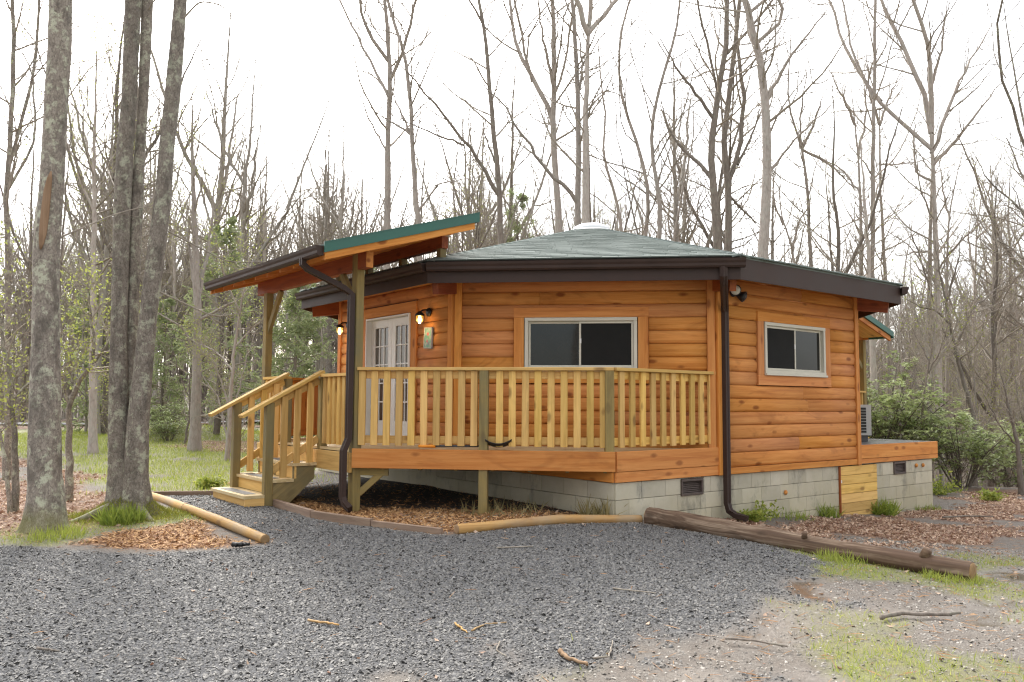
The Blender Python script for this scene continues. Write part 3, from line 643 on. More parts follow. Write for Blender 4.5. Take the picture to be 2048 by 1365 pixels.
# front railing
pm = CD - FD * 1.51 - NF * .03
board('post', V3(pm, gzp(pm) - .1), V3(pm, ZRAIL - .04), .1, .098, M_POST, deck, (FD.x, FD.y, 0), .006)
pc = P1 - NF * .01 + FD * .03
board('post', V3(P1 - NF * .02 + FD * .055, ZD + .001), V3(P1 - NF * .02 + FD * .055, ZRAIL - .04), .098, .096, M_POST, deck, (FD.x + .3, FD.y - .2, 0), .006)
def railing(a, b, nrm, zt, n, zfloor, skip=(), matb=None, bw=.079, first=.06, last=.06, par=None, nm='railing', bots=None):
    matb = matb or M_TREAT; d = (b - a).normalized(); L = (b - a).length
    r = board(nm, V3(a - nrm * .05 - d * .0, zt - .02), V3(b - nrm * .05, zt - .02), .15, .038, matb, par or deck, (nrm.x, nrm.y, 0), .004)
    board('rail', V3(a - nrm * .062, zt - .087), V3(b - nrm * .062, zt - .087), .088, .036, matb, r)
    board('rail', V3(a - nrm * .062, zfloor + .115), V3(b - nrm * .062, zfloor + .115), .088, .036, matb, r)
    for k in range(n):
        s = first + (L - first - last) * k / (n - 1)
        if any(x0 < s < x1 for x0, x1 in skip): continue
        p = a + d * s - nrm * .026; t_ = random.uniform(-.006, .006)
        board('baluster', V3(p, zfloor + .052 + random.uniform(-.004, .004)), V3(p + d * t_ * .5, zt - .042), bw, .034, matb, r, (d.x, d.y, 0), .004)
    return r
ra, rb = CD + FD * .02, P1 + NF * 0
railing(CD - FD * .04, P1 + FD * .0, NF, ZRAIL, 20, ZD, ((1.36, 1.55),), first=.05, last=.12)
railing(P1 + RD * .02, P2 - RD * .015, NR, ZRAIL, 10, ZD, first=.12, last=.05)
# --- left edge: stair posts, rails, porch posts
ZR2 = ZRAIL - .06
for u in (.93, 2.03): p = UV(u, .05); board('post', V3(p, -.80), V3(p, ZR2 - .04), .096, .096, M_POST, deck, (LD.x, LD.y, 0), .006)
for u in (.05, 2.80):
    p = UV(u, .05); board('porch_post', V3(p, gzp(p) - .1), V3(p, 1.72 if u < 1 else 1.535), .13 if u < 1 else .12, .098, M_POST, deck, (LD.x, LD.y, 0), .006)
railing(UV(.12, 0), UV(.87, 0), ND, ZR2, 6, ZD - .02, bw=.07, first=.05, last=.05)
railing(UV(2.09, 0), UV(2.74, 0), ND, ZR2, 5, ZD - .02, bw=.07, first=.05, last=.05)
ea, eb = UV(2.86, .05), P5 + ND * .02
nE = V2(end_dir.y, -end_dir.x); nE = nE if nE.dot(LD) > 0 else -nE
railing(ea, eb, nE, ZR2 + .01, 18, ZD - .02, matb=M_STAIN2, bw=.085, first=.05, last=.05)
# braces under the deck and at the porch posts
pq_ = UV(.05, .05)
board('brace', V3(pq_ - FD * .06 + NF * .0, -1.05), V3(pq_ - FD * .36, -.78), .075, .036, M_POST, deck, (0, 0, 1))
board('ledger', V3(pq_ - FD * .0, -.80), V3(pq_ - FD * .40, -.80), .09, .04, M_POST, deck)
p = UV(2.80, .05); board('brace', V3(p - LD * .03, .98), V3(p - LD * .46, 1.53), .09, .05, M_POST, deck, (LD.x, LD.y, .5))
p = UV(.05, .05); board('brace', V3(p + LD * .05, 1.12), V3(p + LD * .42, 1.54), .09, .05, M_POST, deck, (LD.x, LD.y, .5))
# ------------------------------------------------------------------ stairs
st = thing('wooden_stairs', 'short flight of pale wooden steps with sloping handrails leading up to the deck', 'stairs', (*UV(1.48, -.6), gzp(UV(1.48, -.6))))
u0, u1 = .87, 2.05; gs = -1.235
treads = [(-.93, -.62, -1.10), (-.64, -.33, -.93), (-.35, -.02, -.745)]
for i, (va, vb_, z) in enumerate(treads):
    prism('tread', [UV(u0 - (.0 if i else .0), va), UV(u1, va), UV(u1, vb_), UV(u0, vb_)], z - .036, z, M_DECK, st, LD)
    prism('grip_strip', [UV(u0 + .16, va + .07), UV(u1 - .16, va + .07), UV(u1 - .16, va + .2), UV(u0 + .16, va + .2)], z + .0005, z + .004, M_TREADPAD, st, LD)
    zb = treads[i - 1][2] + .002 if i else gs - .1
    prism('riser', [UV(u0 + .012, va + .03), UV(u1 - .012, va + .03), UV(u1 - .012, va + .055), UV(u0 + .012, va + .055)], zb, z - .037, M_TREAT, st, LD)
prism('riser', [UV(u0 + .012, -.05), UV(u1 - .012, -.05), UV(u1 - .012, -.025), UV(u0 + .012, -.025)], -.742, -.60, M_TREAT, st, LD)
def stringer(u, m, side):
    prof = [(-.60, gs - .12), (-.60, -1.0), (-.60, -.97), (-.33, -.97), (-.33, -.785), (-.06, -.785), (-.06, -.93), (-.42, -1.26), (-.50, gs - .12)]
    c = UV(u, 0); x = -ND; V = [V3(c + x * p[0] + LD * dy, p[1]) for dy in (0, .038) for p in prof]; n = len(prof)
    M = frame((x.x * .8, x.y * .8, .6), (0, 0, 1), V[5]); Mi = M.inverted(); V = [Mi @ q for q in V]
    ob('stringer', me_py('stringer', V, [tuple(range(n - 1, -1, -1)), tuple(range(n, 2 * n))] + [(i, (i + 1) % n, (i + 1) % n + n, i + n) for i in range(n)], m), st, M)
stringer(u0 + .015, M_POST, 0); stringer(u1 - .055, M_POST, 0); stringer((u0 + u1) / 2, M_POST, 0)
prism('side_panel', [UV(u0, -.92), UV(u0, -.63), UV(u0 + .03, -.63), UV(u0 + .03, -.92)], gs - .1, -1.138, M_TREAT, st, (-ND.x, -ND.y))
for u, uo in ((u0 + .045, -.03), (u1 - .045, .0)):
    p = UV(u, -.64); board('post', V3(p, gzp(p) - .1), V3(p, -.02), .098, .098, M_POST, st, (LD.x, LD.y, 0), .006)
    a, b_ = V3(UV(u, -.98), -.185), V3(UV(u, .03), ZR2 + .03); d = (b_ - a).normalized()
    hr = board('handrail', a, b_, .14, .038, M_TREAT, st, (LD.x, LD.y, 0))
    board('rail', V3(UV(u + .035, -.60), -.045), V3(UV(u + .035, .0), .26), .088, .036, M_TREAT, hr, (0, 0, 1))
    board('rail', V3(UV(u + .035, -.58), -.83), V3(UV(u + .035, .0), -.46), .088, .036, M_TREAT, hr, (0, 0, 1))
    for k in range(3):
        v = -.45 + k * .165; zt = -.05 + (v + .64) * .50
        board('baluster', V3(UV(u, v), -.93 + (v + .5) * .35), V3(UV(u, v), zt + .02), .08, .034, M_TREAT, hr, (-ND.x, -ND.y, 0), .004)
# ------------------------------------------------------------------ porch roof over the door
por = thing('porch_roof', 'lean-to porch roof with green metal edge and brown gutter over the cabin door', 'roof', (*UV(1.4, .4), 1.6))
RU0, RU1, RV0, RV1, RS = -.40, 3.36, -.60, 1.43, .304
def rzp(v): return 1.690 + RS * (v + .60)              # top surface
def slab(name, ua, ub, va, vb_, za, zb, m, par=None, xd='u'):
    """sloping slab between two offsets below the roof's top surface"""
    V = [V3(UV(u, v), rzp(v) + z) for z in (zb, za) for u, v in ((ua, va), (ub, va), (ub, vb_), (ua, vb_))]
    x = (LD.x, LD.y, 0) if xd == 'u' else ((-ND).x, (-ND).y, RS)
    M = frame(x, (0, 0, 1), sum(V, Vector()) / 8); Mi = M.inverted(); V = [Mi @ q for q in V]
    return ob(name, me_py(name, V, [(0, 3, 2, 1), (4, 5, 6, 7), (0, 1, 5, 4), (1, 2, 6, 5), (2, 3, 7, 6), (3, 0, 4, 7)], m), par or por, M)
deckp = slab('sheathing', RU0 + .02, RU1 - .02, RV0 + .02, RV1 - .02, -.012, -.045, M_STAIN2)
for u in [RU0 + .06 + k * .40 for k in range(10)]: slab('rafter', u, u + .038, RV0 + .03, RV1 - .04, -.046, -.155, M_STAIN2, None, 'v')
slab('fly_rafter', RU0 - .02, RU0 + .016, RV0 + .01, RV1 - .05, -.03, -.165, M_STAIN, None, 'v')
slab('fly_rafter', RU1 - .016, RU1 + .02, RV0 + .01, RV1 - .05, -.03, -.165, M_STAIN, None, 'v')
V, F, T = [], [], []
nrow = 14; Lr = (RV1 - RV0)
for r in range(nrow + 1):
    va = RV0 - .02 + r * Lr / nrow; vb_ = va + Lr / nrow + .02
    if va > RV1 - .02: break
    vb_ = min(vb_, RV1); u = RU0 - random.random() * .3
    while u < RU1:
        w = random.choice((.2, .27, .33)); ua, ub = max(u, RU0), min(u + w - .006, RU1); u += w
        if ub - ua < .02: continue
        hgt = random.choice((.009, .010, .0115)); o = len(V)
        V += [V3(UV(a, b_), rzp(b_) + z) for a, b_, z in ((ua, va, -.01), (ub, va, -.01), (ub, vb_, -.01), (ua, vb_, -.01), (ua, va, hgt), (ub, va, hgt), (ub, vb_, .004), (ua, vb_, .004))]
        F += [tuple(o + q for q in f) for f in ((4, 5, 6, 7), (0, 1, 5, 4), (1, 2, 6, 5), (3, 0, 4, 7))]; T += [random.random()] * 8
kind(ob('shingle_courses', np_mesh('porch_shingles', np.array([tuple(q) for q in V]), np.array(F), M_SHINGLE, tint=T), por), 'stuff')
# green metal rake trim on both ends and along the top edge
for ua in (RU0 - .038, RU1 + .022): 
    o = slab('rake_trim', ua, ua + .016, RV0 - .01, RV1 + .01, .022, -.085, M_GREENMETAL, None, 'v')
    slab('trim_lip', ua - .005 if ua < 0 else ua, (ua if ua < 0 else ua + .016) + .021, RV0 - .01, RV1 + .01, .034, .0225, M_GREENMETAL, None, 'v')
slab('ridge_trim', RU0 - .02, RU1 + .02, RV1 - .005, RV1 + .012, .0215, -.09, M_GREENMETAL)
gutter(UV(RU0 + .0, RV0), UV(RU1, RV0), ND, rzp(RV0) - .01, por, drop=-.0)
slab('fascia', RU0, RU1, RV0, RV0 + .02, -.012, -.10, M_STAIN2)
board('front_beam', V3(UV(-.22, .05), 1.625), V3(UV(3.12, .05), 1.625), .185, .09, M_BEAM, por)
board('beam_cap', V3(UV(-.226, .05), 1.625), V3(UV(-.22, .05), 1.625), .18, .088, M_STAIN, por)
board('back_beam', V3(UV(-.03, 1.2), 2.0), V3(UV(3.0, 1.2), 2.0), .155, .09, M_BEAM, por)
for u in (.05, 1.0, 1.95, 2.9):
    p = UV(u, 1.2); a = -(p - CN).dot(ND) * -1; hz = rz((p - CN).dot(ND))
    board('stud', V3(p, hz - .01), V3(p, 1.925), .09, .09, M_POST, por, (LD.x, LD.y, 0))
# downspout of the porch gutter
side_ = Vector((LD.x, LD.y, 0)); face_ = Vector((ND.x, ND.y, 0))
gp_ = UV(.03, RV0 - .05); a = UV(.02, -.05); b_ = UV(.02, -.11); gq = gzp(b_)
downspout([V3(gp_, rzp(RV0) - .09), V3(gp_, 1.53), V3(gp_ + (a - gp_) * .10, 1.48), V3(gp_ + (a - gp_) * .85, 1.30), V3(a, 1.24), V3(a, .8), V3(a, 0), V3(a, -.42), V3(b_, -.56), V3(b_, -.9), V3(b_, gq + .16), V3(b_ - FD * .03 + NF * .02, gq + .09), V3(b_ - FD * .12 + NF * .08, gq + .03)], por)
# ------------------------------------------------------------------ right hand platform, rear porch, heat pump
sdk = thing('side_platform', 'low platform with an orange fascia at the right end of the cabin foundation', 'platform', (6.2, 13.6, -.9))
pa, pb = P1 + RD * 5.04, P1 + RD * 7.42
board('fascia', V3(pa + NR * .02, (ZD + ZFB) / 2 - .045), V3(pb + NR * .02, (ZD + ZFB) / 2 - .045), .20, .038, M_STAIN2, sdk)
board('skirt', V3(pa + NR * .016, -.833), V3(pb + RD * .01 + NR * .016, -.833), .068, .034, M_STAIN2, sdk)
board('fascia', V3(pb + RD * .02 + NR * .0, (ZD + ZFB) / 2 - .045), V3(pb + RD * .02 + BACK * 2.6, (ZD + ZFB) / 2 - .045), .20, .038, M_STAIN2, sdk)
board('corner_board', V3(pa - RD * .05 + NR * .022, ZD - .045), V3(pa - RD * .05 + NR * .022, ZT), .10, .05, M_STAIN2, sdk, (RD.x, RD.y, 0))
prism('deck_sheet', [pa, pb, pb + BACK * 2.6, pa + BACK * 2.6], -.62, -.592, M_FELT, sdk, RD)
hp = thing('heat_pump', 'grey outdoor heat pump with black grille slots beside the cabin wall', 'heat pump', (5.69, 13.75, -.59))
cx_, cy_ = 5.69, 13.75; hx = rot(V2(1, 0), -7); hy = rot(V2(0, 1), -7)
def hb(name, x0, x1, y0, y1, z0, z1, m, par=None):
    c = V2(cx_, cy_); return prism(name, [c + hx * x0 + hy * y0, c + hx * x1 + hy * y0, c + hx * x1 + hy * y1, c + hx * x0 + hy * y1], z0, z1, m, par or hp, hx)
hb('casing', -.14, .14, -.40, .40, -.49, .0, M_GREYMETAL); hb('base_foot', -.12, .10, -.34, -.26, -.59, -.492, M_GREYPL); hb('base_foot', -.12, .10, .26, .34, -.59, -.492, M_GREYPL)
for k in range(9): hb('grille_slot', -.02, .06, -.408, -.399, -.45 + k * .046, -.415 + k * .046, M_BLACK)
hb('fan_grille', .141, .15, -.3, .2, -.45, -.04, M_BLACK)
rp_ = thing('rear_porch', 'rear porch with a green edged roof partly hidden behind the right cabin corner', 'porch', (6.6, 17.2, -.7))
RO = -ND                                              # outward direction at the back
rl = V2(7.58, 16.42); ru = LD; rv = ND                # low near corner of the rear roof; along; up the slope
def rslab(name, a0, a1, b0, b1, z0, z1, m):
    V = [V3(rl + ru * a + rv * b, 1.43 + b * .31 + z) for z in (z0, z1) for a, b in ((a0, b0), (a1, b0), (a1, b1), (a0, b1))]
    M = frame((rv.x, rv.y, .31), (0, 0, 1), sum(V, Vector()) / 8); Mi = M.inverted()
    return ob(name, me_py(name, [Mi @ q for q in V], [(0, 3, 2, 1), (4, 5, 6, 7), (0, 1, 5, 4), (1, 2, 6, 5), (2, 3, 7, 6), (3, 0, 4, 7)], m), rp_, M)
rslab('roof', .02, 4, .02, 2.6, -.06, 0, M_SHINGLE); rslab('rake_trim', -.02, .02, 0, 2.6, -.08, .03, M_GREENMETAL); rslab('fly_rafter', .021, .06, .03, 2.6, -.17, -.061, M_STAIN); rslab('soffit', .06, 4, .05, 2.6, -.085, -.062, M_TREAT)
rslab('eave_trim', -.02, 4, -.02, 0, -.10, .025, M_GREENMETAL)
pp = V2(7.2, 16.95)
board('post', V3(pp, -1.9), V3(pp, 1.33), .10, .10, M_POST, rp_, (ru.x, ru.y, 0)); board('post', V3(pp + ru * 3, -1.9), V3(pp + ru * 3, 1.33), .10, .10, M_POST, rp_, (ru.x, ru.y, 0))
board('beam', V3(pp - ru * .15, 1.40), V3(pp + ru * 3.2, 1.40), .15, .09, M_STAIN, rp_); board('beam', V3(pp + rv * .05, 1.39), V3(pp + rv * 2.2, 1.39), .14, .08, M_STAIN, rp_)
board('brace', V3(pp + rv * .05, .75), V3(pp + rv * .5, 1.30), .08, .05, M_POST, rp_)
prism('deck_sheet', [pp + RO * .1, pp + RO * .1 + ru * 3.2, pp - RO * 2.2 + ru * 3.2, pp - RO * 2.2], -.66, -.62, M_TREAT, rp_, ru)
board('rim_joist', V3(pp - ru * .03 + RO * .1, -.76), V3(pp - ru * .03 - RO * 1.2, -.76), .2, .038, M_TREAT, rp_)
railing(pp - ru * .03, pp - ru * .03 + rv * 1.2, -ru, .28, 9, -.62, par=rp_, bw=.08)
# ------------------------------------------------------------------ shovel left on the deck
sh = thing('snow_shovel', 'shovel with an orange grip and black scoop lying on the deck behind the railing', 'shovel', (*(CD - FD * .9 - NF * .05), ZD))
a, b_ = V3(CD - FD * .82 - NF * .02, ZD + .045), V3(CD - FD * 1.52 - NF * .10, ZD + .05)
ob('shaft', tube_me('shaft', [a + (b_ - a) * .14, a + (b_ - a) * .6, b_], .0135, M_GREYPL, 10), sh)
d = (b_ - a).normalized(); sd_ = Vector((-d.y, d.x, 0)).normalized()
ob('grip', tube_me('grip', [a + d * .13, a + d * .08 + sd_ * .02, a + sd_ * .05, a - d * .035 + sd_ * .05, a - d * .045, a - d * .035 - sd_ * .05, a - sd_ * .05, a + d * .08 - sd_ * .02, a + d * .13], [.022, .018, .015, .016, .018, .016, .015, .018, .022], M_ORANGE, 8), sh)
V, F = [], []
for i in range(9):
    for k in range(9):
        x = i / 8 * .30; y = (k / 8 - .5) * .34; z = .10 * ((2 * k / 8 - 1) ** 2 + (2 * i / 8 - 1) ** 2) * .5 - .02
        V.append(b_ + d * x + sd_ * y + Vector((0, 0, z + .003)))
for i in range(8):
    for k in range(8): F.append((i * 9 + k, i * 9 + k + 1, i * 9 + k + 10, i * 9 + k + 9))
o = ob('scoop', me_py('scoop', V, F, M_DARKPL, True), sh); o.modifiers.new('thick', 'SOLIDIFY').thickness = .006
# ------------------------------------------------------------------ logs and edging boards on the ground
def ground_log(name, label, cat, pts, r0, r1, m, endm, lift=.8, stubs=(), n=16, wob=.02, group=None):
    pts = [Vector((x, y, float(zg(x, y)) + (r0 + (r1 - r0) * i / (len(pts) - 1)) * lift)) for i, (x, y) in enumerate(pts)]
    M = frame(pts[-1] - pts[0], (0, 0, 1), pts[0]); Mi = M.inverted(); L = [Mi @ p for p in pts]
    P, Rr = [], []; K = 22
    for k in range(K + 1):
        s = k / K * (len(L) - 1); i = min(int(s), len(L) - 2); P.append(L[i].lerp(L[i + 1], s - i)); Rr.append((r0 + (r1 - r0) * k / K) * (1 + random.uniform(-wob, wob)))
    lm = tube_me(name, P, Rr, m, n * 2 if wob > .05 else n, False)
    if wob > .05:
        for q in lm.vertices:
            s = min(range(K + 1), key=lambda k: abs(P[k].x - q.co.x)); a = math.atan2(q.co.y - P[s].y, q.co.z - P[s].z); w = math.sin(a * 7 + q.co.x * .8) * .5 + math.sin(a * 13 + q.co.x * 2.1) * .4 + random.uniform(-.6, .6); off = Vector((0, q.co.y - P[s].y, q.co.z - P[s].z)); q.co += off * (.05 * w)
    o = tag(ob(name, lm, None, M), label, cat, group)
    for e, q, rr in ((0, P[0] - (P[1] - P[0]).normalized() * .002, Rr[0]), (1, P[-1] + (P[-1] - P[-2]).normalized() * .002, Rr[-1])):
        ax = (P[0] - P[1]) if e == 0 else (P[-1] - P[-2]); E_ = frame(ax.orthogonal(), ax, M @ q)
        ob('cut_end', lathe_me('cut_end', [(rr * .998, -.004), (rr * .96, .004), (rr * .5, .005), (.01, .005)], endm, n), o, frame(M.to_3x3() @ ax.orthogonal(), M.to_3x3() @ ax, M @ q))
    for s, ang, ln, rr in stubs:
        i = int(s * K); c = P[i]; up = Vector((0, math.sin(R(ang)), math.cos(R(ang)))) 
        ob('branch_stub', tube_me('branch_stub', [c + up * Rr[i] * .6, c + up * (Rr[i] + ln * .6) + Vector((.02, 0, 0)), c + up * (Rr[i] + ln) + Vector((.03, 0, 0))], [rr * 1.3, rr, rr * .9], m, 10), o, M)
    return o
ground_log('peeled_log', 'greyish peeled log nearest the big triple tree, butted against another log', 'log', [(-4.62, 10.66), (-4.1, 10.0), (-3.64, 9.36)], .044, .05, M_PEEL, M_LOGEND)
ground_log('peeled_log', 'golden peeled log with a dark cut end pointing into the gravel', 'log', [(-3.63, 9.34), (-2.95, 8.48), (-2.22, 7.58)], .05, .044, M_PEEL, M_LOGEND)
ground_log('peeled_log', 'orange peeled log edging the bark bed below the deck corner', 'log', [(-.52, 8.06), (.5, 8.72), (1.42, 9.22)], .05, .048, M_PEEL, M_LOGEND)
ground_log('fallen_log', 'long weathered dark log with sawn stubs lying along the gravel edge', 'log', [(1.51, 9.2), (1.97, 8.84), (2.46, 8.36), (3.1, 7.68), (3.80, 6.92)], .108, .082, M_DEADLOG, M_LOGEND, .72, ((.52, 50, .035, .05), (.66, -35, .06, .025), (.74, 75, .05, .045), (.93, -10, .05, .04)), 18, .07)
def edging(label, a, b_, h, w, m=M_OLDBOARD):
    return tag(board('edging_board', (a[0], a[1], float(zg(*a)) + h), (b_[0], b_[1], float(zg(*b_)) + h), w, .05, m, None), label, 'board')
edging('thin reddish board closing off the gravel path beyond the triple tree', (-4.66, 10.78), (-3.5, 10.98), .02, .09)
edging('short grey edging board starting at the bottom step', (-2.98, 10.16), (-2.13, 8.96), .03, .10)
edging('long curved grey edging board between the gravel and the bark bed', (-2.12, 8.94), (-1.4, 8.42), .025, .10).name
edging('worn end of the grey edging half buried near the orange log', (-1.39, 8.41), (-.66, 8.02), .015, .09)
def stick(label, pts, r, m=None):
    P = [Vector((x, y, float(zg(x, y)) + r + .018)) for x, y in pts]; Q = []
    for i in range(13):
        s = i / 12 * (len(P) - 1); k = min(int(s), len(P) - 2); Q.append(P[k].lerp(P[k + 1], s - k) + Vector((random.uniform(-1, 1), random.uniform(-1, 1), 0)) * r * .9)
    return tag(ob('stick', tube_me('stick', Q, [r * (1 - .4 * i / 12) * random.uniform(.85, 1.15) for i in range(13)], m or M_TWIG, 7)), label, 'stick')
stick('pale tan stick on the gravel left of centre', [(-1.28, 5.37), (-1.07, 5.29)], .009, M_PEEL)
stick('short pale stick beside the forked orange twig on the gravel', [(-.35, 5.34), (-.26, 5.16)], .007, M_PEEL)
stick('crooked orange twig on the gravel near the middle', [(-.24, 5.2), (-.15, 5.33), (-.02, 5.36)], .006, M_PEEL)
stick('thick curved reddish stick at the lower gravel edge', [(.28, 4.86), (.31, 4.74), (.43, 4.63)], .014, M_SCAR)
stick('bent thin twig right of the thick curved stick', [(.47, 4.75), (.56, 4.78), (.61, 5.04)], .006)
stick('long dark branch lying in the grass at right', [(2.42, 5.52), (2.62, 5.63), (2.8, 5.60), (3.02, 5.66)], .016, M_BARK_DARK)
stick('dark twig beside the muddy puddle', [(1.30, 5.10), (1.45, 5.06), (1.62, 4.96)], .008, M_BARK_DARK)
stick('small forked twig at the bottom of the gravel', [(-.06, 5.01), (-.08, 4.88), (-.02, 4.77)], .005)
stick('small dark stick at the lower left of the gravel', [(-2.70, 4.85), (-2.55, 4.80)], .008, M_BARK_DARK)
stick('thin twig on the gravel far right of centre', [(.75, 6.15), (1.05, 6.05)], .006)
stick('thin bare twig on the gravel in front of the orange log', [(-.12, 7.35), (.2, 7.42)], .007)
stick('knobbly dry branch lying in the leaves by the platform corner', [(6.3, 12.2), (6.7, 12.35), (7.1, 12.3)], .014, M_BARK_DARK)
stick('dark debris lump at the front of the chip bed', [(-2.42, 7.34), (-2.30, 7.36)], .022, M_BLACK)

# ------------------------------------------------------------------ ground: one sheet to the horizon, its cover given by masks over the plan
rg = np.random.default_rng(11)
LAT = rg.random((256, 256))
def vn(x, y, s, seed=0):
    """smooth value noise 0..1"""
    x = np.asarray(x, float) / s + seed * 17.3 + 1000; y = np.asarray(y, float) / s + seed * 9.1 + 1000
    i = np.floor(x).astype(int); j = np.floor(y).astype(int); u = x - i; v = y - j; u = u * u * (3 - 2 * u); v = v * v * (3 - 2 * v)
    L = lambda a, b: LAT[a % 256, b % 256]
    return (L(i, j) * (1 - u) + L(i + 1, j) * u) * (1 - v) + (L(i, j + 1) * (1 - u) + L(i + 1, j + 1) * u) * v
def fbm(x, y, s, seed=0): return (vn(x, y, s, seed) + .5 * vn(x, y, s / 2.1, seed + 1) + .25 * vn(x, y, s / 4.3, seed + 2) + .12 * vn(x, y, s / 9, seed + 3)) / 1.87
def sdf(poly, x, y):
    """signed distance, positive inside"""
    x = np.asarray(x, float); y = np.asarray(y, float); d = np.full(x.shape, 1e9); ins = np.zeros(x.shape, bool)
    for (x0, y0), (x1, y1) in zip(poly, poly[1:] + poly[:1]):
        ex, ey = x1 - x0, y1 - y0; t = np.clip(((x - x0) * ex + (y - y0) * ey) / (ex * ex + ey * ey + 1e-12), 0, 1)
        d = np.minimum(d, np.hypot(x - x0 - t * ex, y - y0 - t * ey))
        if y1 != y0: ins ^= ((y0 > y) != (y1 > y)) & (x < ex * (y - y0) / (y1 - y0) + x0)
    return np.where(ins, d, -d)
DRIVE = [(-9, 7.6), (-4.52, 7.42), (-3.93, 7.32), (-3.29, 7.16), (-2.62, 7.32), (-2.19, 7.49), (-2.19, 7.61), (-2.85, 8.42), (-3.52, 9.25), (-4.59, 10.66), (-4.6, 10.78), (-3.5, 10.95), (-2.97, 10.2), (-2.1, 8.9), (-1.63, 8.52), (-1.08, 8.22), (-.65, 7.98), (-.5, 8.02), (.5, 8.66), (1.40, 9.16), (1.5, 9.05), (1.95, 8.72), (2.45, 8.35), (2.75, 7.75), (2.85, 6.95), (2.6, 6.45), (2.2, 6.15), (1.87, 5.85), (1.59, 5.29), (1.24, 5.03), (.81, 4.92), (.4, 4.72), (.1, 4.45), (-.25, 4.2), (-.55, 3.7), (-2, 2), (-9, 1)]
BED = [(-3.0, 10.3), (-2.13, 9.0), (-1.4, 8.45), (-.62, 8.05), (.5, 8.78), (1.35, 9.25), (1.0, 10.4), (.2, 11.6), (-2.4, 13), (-4.4, 12.6), (-3.2, 11.0)]
CHIPL = [(-4.0, 7.42), (-3.9, 7.9), (-3.6, 8.3), (-3.3, 8.75), (-3.05, 8.5), (-2.5, 7.8), (-2.25, 7.55), (-2.63, 7.36), (-3.3, 7.2)]
LEAFR = [(1.6, 9.75), (2.61, 10.22), (4.85, 11.96), (7.2, 13.9), (9.5, 17), (14, 20), (14, 14), (8.6, 13.0), (6.25, 10.0), (4.95, 9.3), (3.6, 8.6), (2.4, 8.9)]
LEAFL = [(-4.0, 7.75), (-3.75, 8.6), (-4.3, 9.9), (-5.9, 12.4), (-8, 15.6), (-14, 20), (-20, 18), (-12, 8), (-8, 7.7)]
LEAFM = [(-9.6, 21.0), (-7.4, 19.4), (-5.0, 18.4), (-3.5, 19), (-4, 23.5), (-8.5, 23)]
LAWN = [(-3.4, 11.2), (-4.6, 10.9), (-5.7, 10.5), (-7.0, 12.4), (-9.2, 15.8), (-13, 20), (-22, 31), (-12, 34.5), (-3, 34), (-2.0, 26), (-2.5, 17)]
ROAD = [(-70, 34.6), (-30, 35.0), (-12, 36.2), (-2, 37.6), (6, 40), (6, 42.6), (-2, 40.6), (-12, 39.2), (-30, 38), (-70, 37.6)]
def masks(x, y):
    x = np.asarray(x, float); y = np.asarray(y, float)
    n1 = fbm(x, y, .5, 1) - .5; n2 = fbm(x, y, 1.6, 5) - .5; n3 = fbm(x, y, .9, 9)
    dd = sdf(DRIVE, x, y)
    fade = np.where((x > -1.2) & (y < 7.2), .75, .07) * (1 - .0 * x)
    gravel = ss(dd + np.where(fade > .1, .10, 0.) + n1 * fade * 2.2 + n2 * fade * .8, -.03, .10 + fade * .5)
    chips = np.maximum(ss(sdf(BED, x, y) + n1 * .15, -.02, .08), ss(sdf(CHIPL, x, y) + n1 * .5, -.02, .2)) * (1 - gravel)
    leaf = np.maximum.reduce([ss(sdf(LEAFR, x, y) + n1 * 1.1 + n2, -.1, .3), ss(sdf(LEAFL, x, y) + n1 * .8 + n2 * .8, -.1, .4), ss(sdf(LEAFM, x, y) + n2 * 2, -.2, .4)])
    leaf = np.maximum(leaf, ss(y + n2 * 3, 22, 26) * (1 - ss(sdf(LAWN, x, y) + n2 * 2, -.3, .6)))
    leaf = np.maximum(leaf, ss(x, 8.6, 10.5) * ss(y, 12, 14)) * ss(fbm(x, y, .8, 51), .30, .46) * (1 - gravel) * (1 - chips)
    grass = ss(sdf(LAWN, x, y) + n2 * 2.2 + n1 * .6, -.25, .7) * ss(n3 + .02 * (y - 14), .24, .5)
    right = ss(x + .35 * (y - 5), 1.5, 3.2) * (1 - ss(y, 7.6, 9.2)) * ss(n3, .46, .62)
    sp = ss(x, -.2, .6) * (1 - ss(y, 5.2, 6.6)) * ss(n3, .58, .72) * .9
    tb = np.maximum(ss(.95 - np.hypot(x + 4.0, y - 8.8) + n1 * .9, 0, .3), ss(.62 - np.hypot(x + 4.25, y - 7.85) + n1 * .9, 0, .3)) * .85
    mosl = ss(1.4 - np.hypot((x + 9.9) / 1.2, (y - 25.5) / 1.5), 0, .6)
    edge = ss(.25 - np.abs((x - 2.9) * .73 + (y - 7.6) * .68 + .16) + n1 * .3, 0, .2) * ss(x, 2.2, 2.7) * (1 - ss(x, 3.75, 4.0)) * .9
    grass = np.maximum.reduce([grass * (1 - leaf * .8), right, sp, tb, mosl, edge]) * (1 - gravel * .97) * (1 - chips * .8)
    wet = ss(fbm(x, y, .8, 21), .5, .68) * ss(x, -.4, .6) * (1 - ss(y, 8, 9.5)) * (1 - gravel) * (1 - grass)
    return gravel, chips, leaf, grass, wet
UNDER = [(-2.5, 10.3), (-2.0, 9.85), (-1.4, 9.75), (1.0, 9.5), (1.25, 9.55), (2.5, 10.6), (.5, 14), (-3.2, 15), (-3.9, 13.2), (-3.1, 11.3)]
def soil_shade(x, y): return ss(sdf(UNDER, x, y) + (fbm(x, y, .5, 31) - .5) * .3, -.05, .15)  # deck's shade painted into the ground, as bare earth darkened almost to black
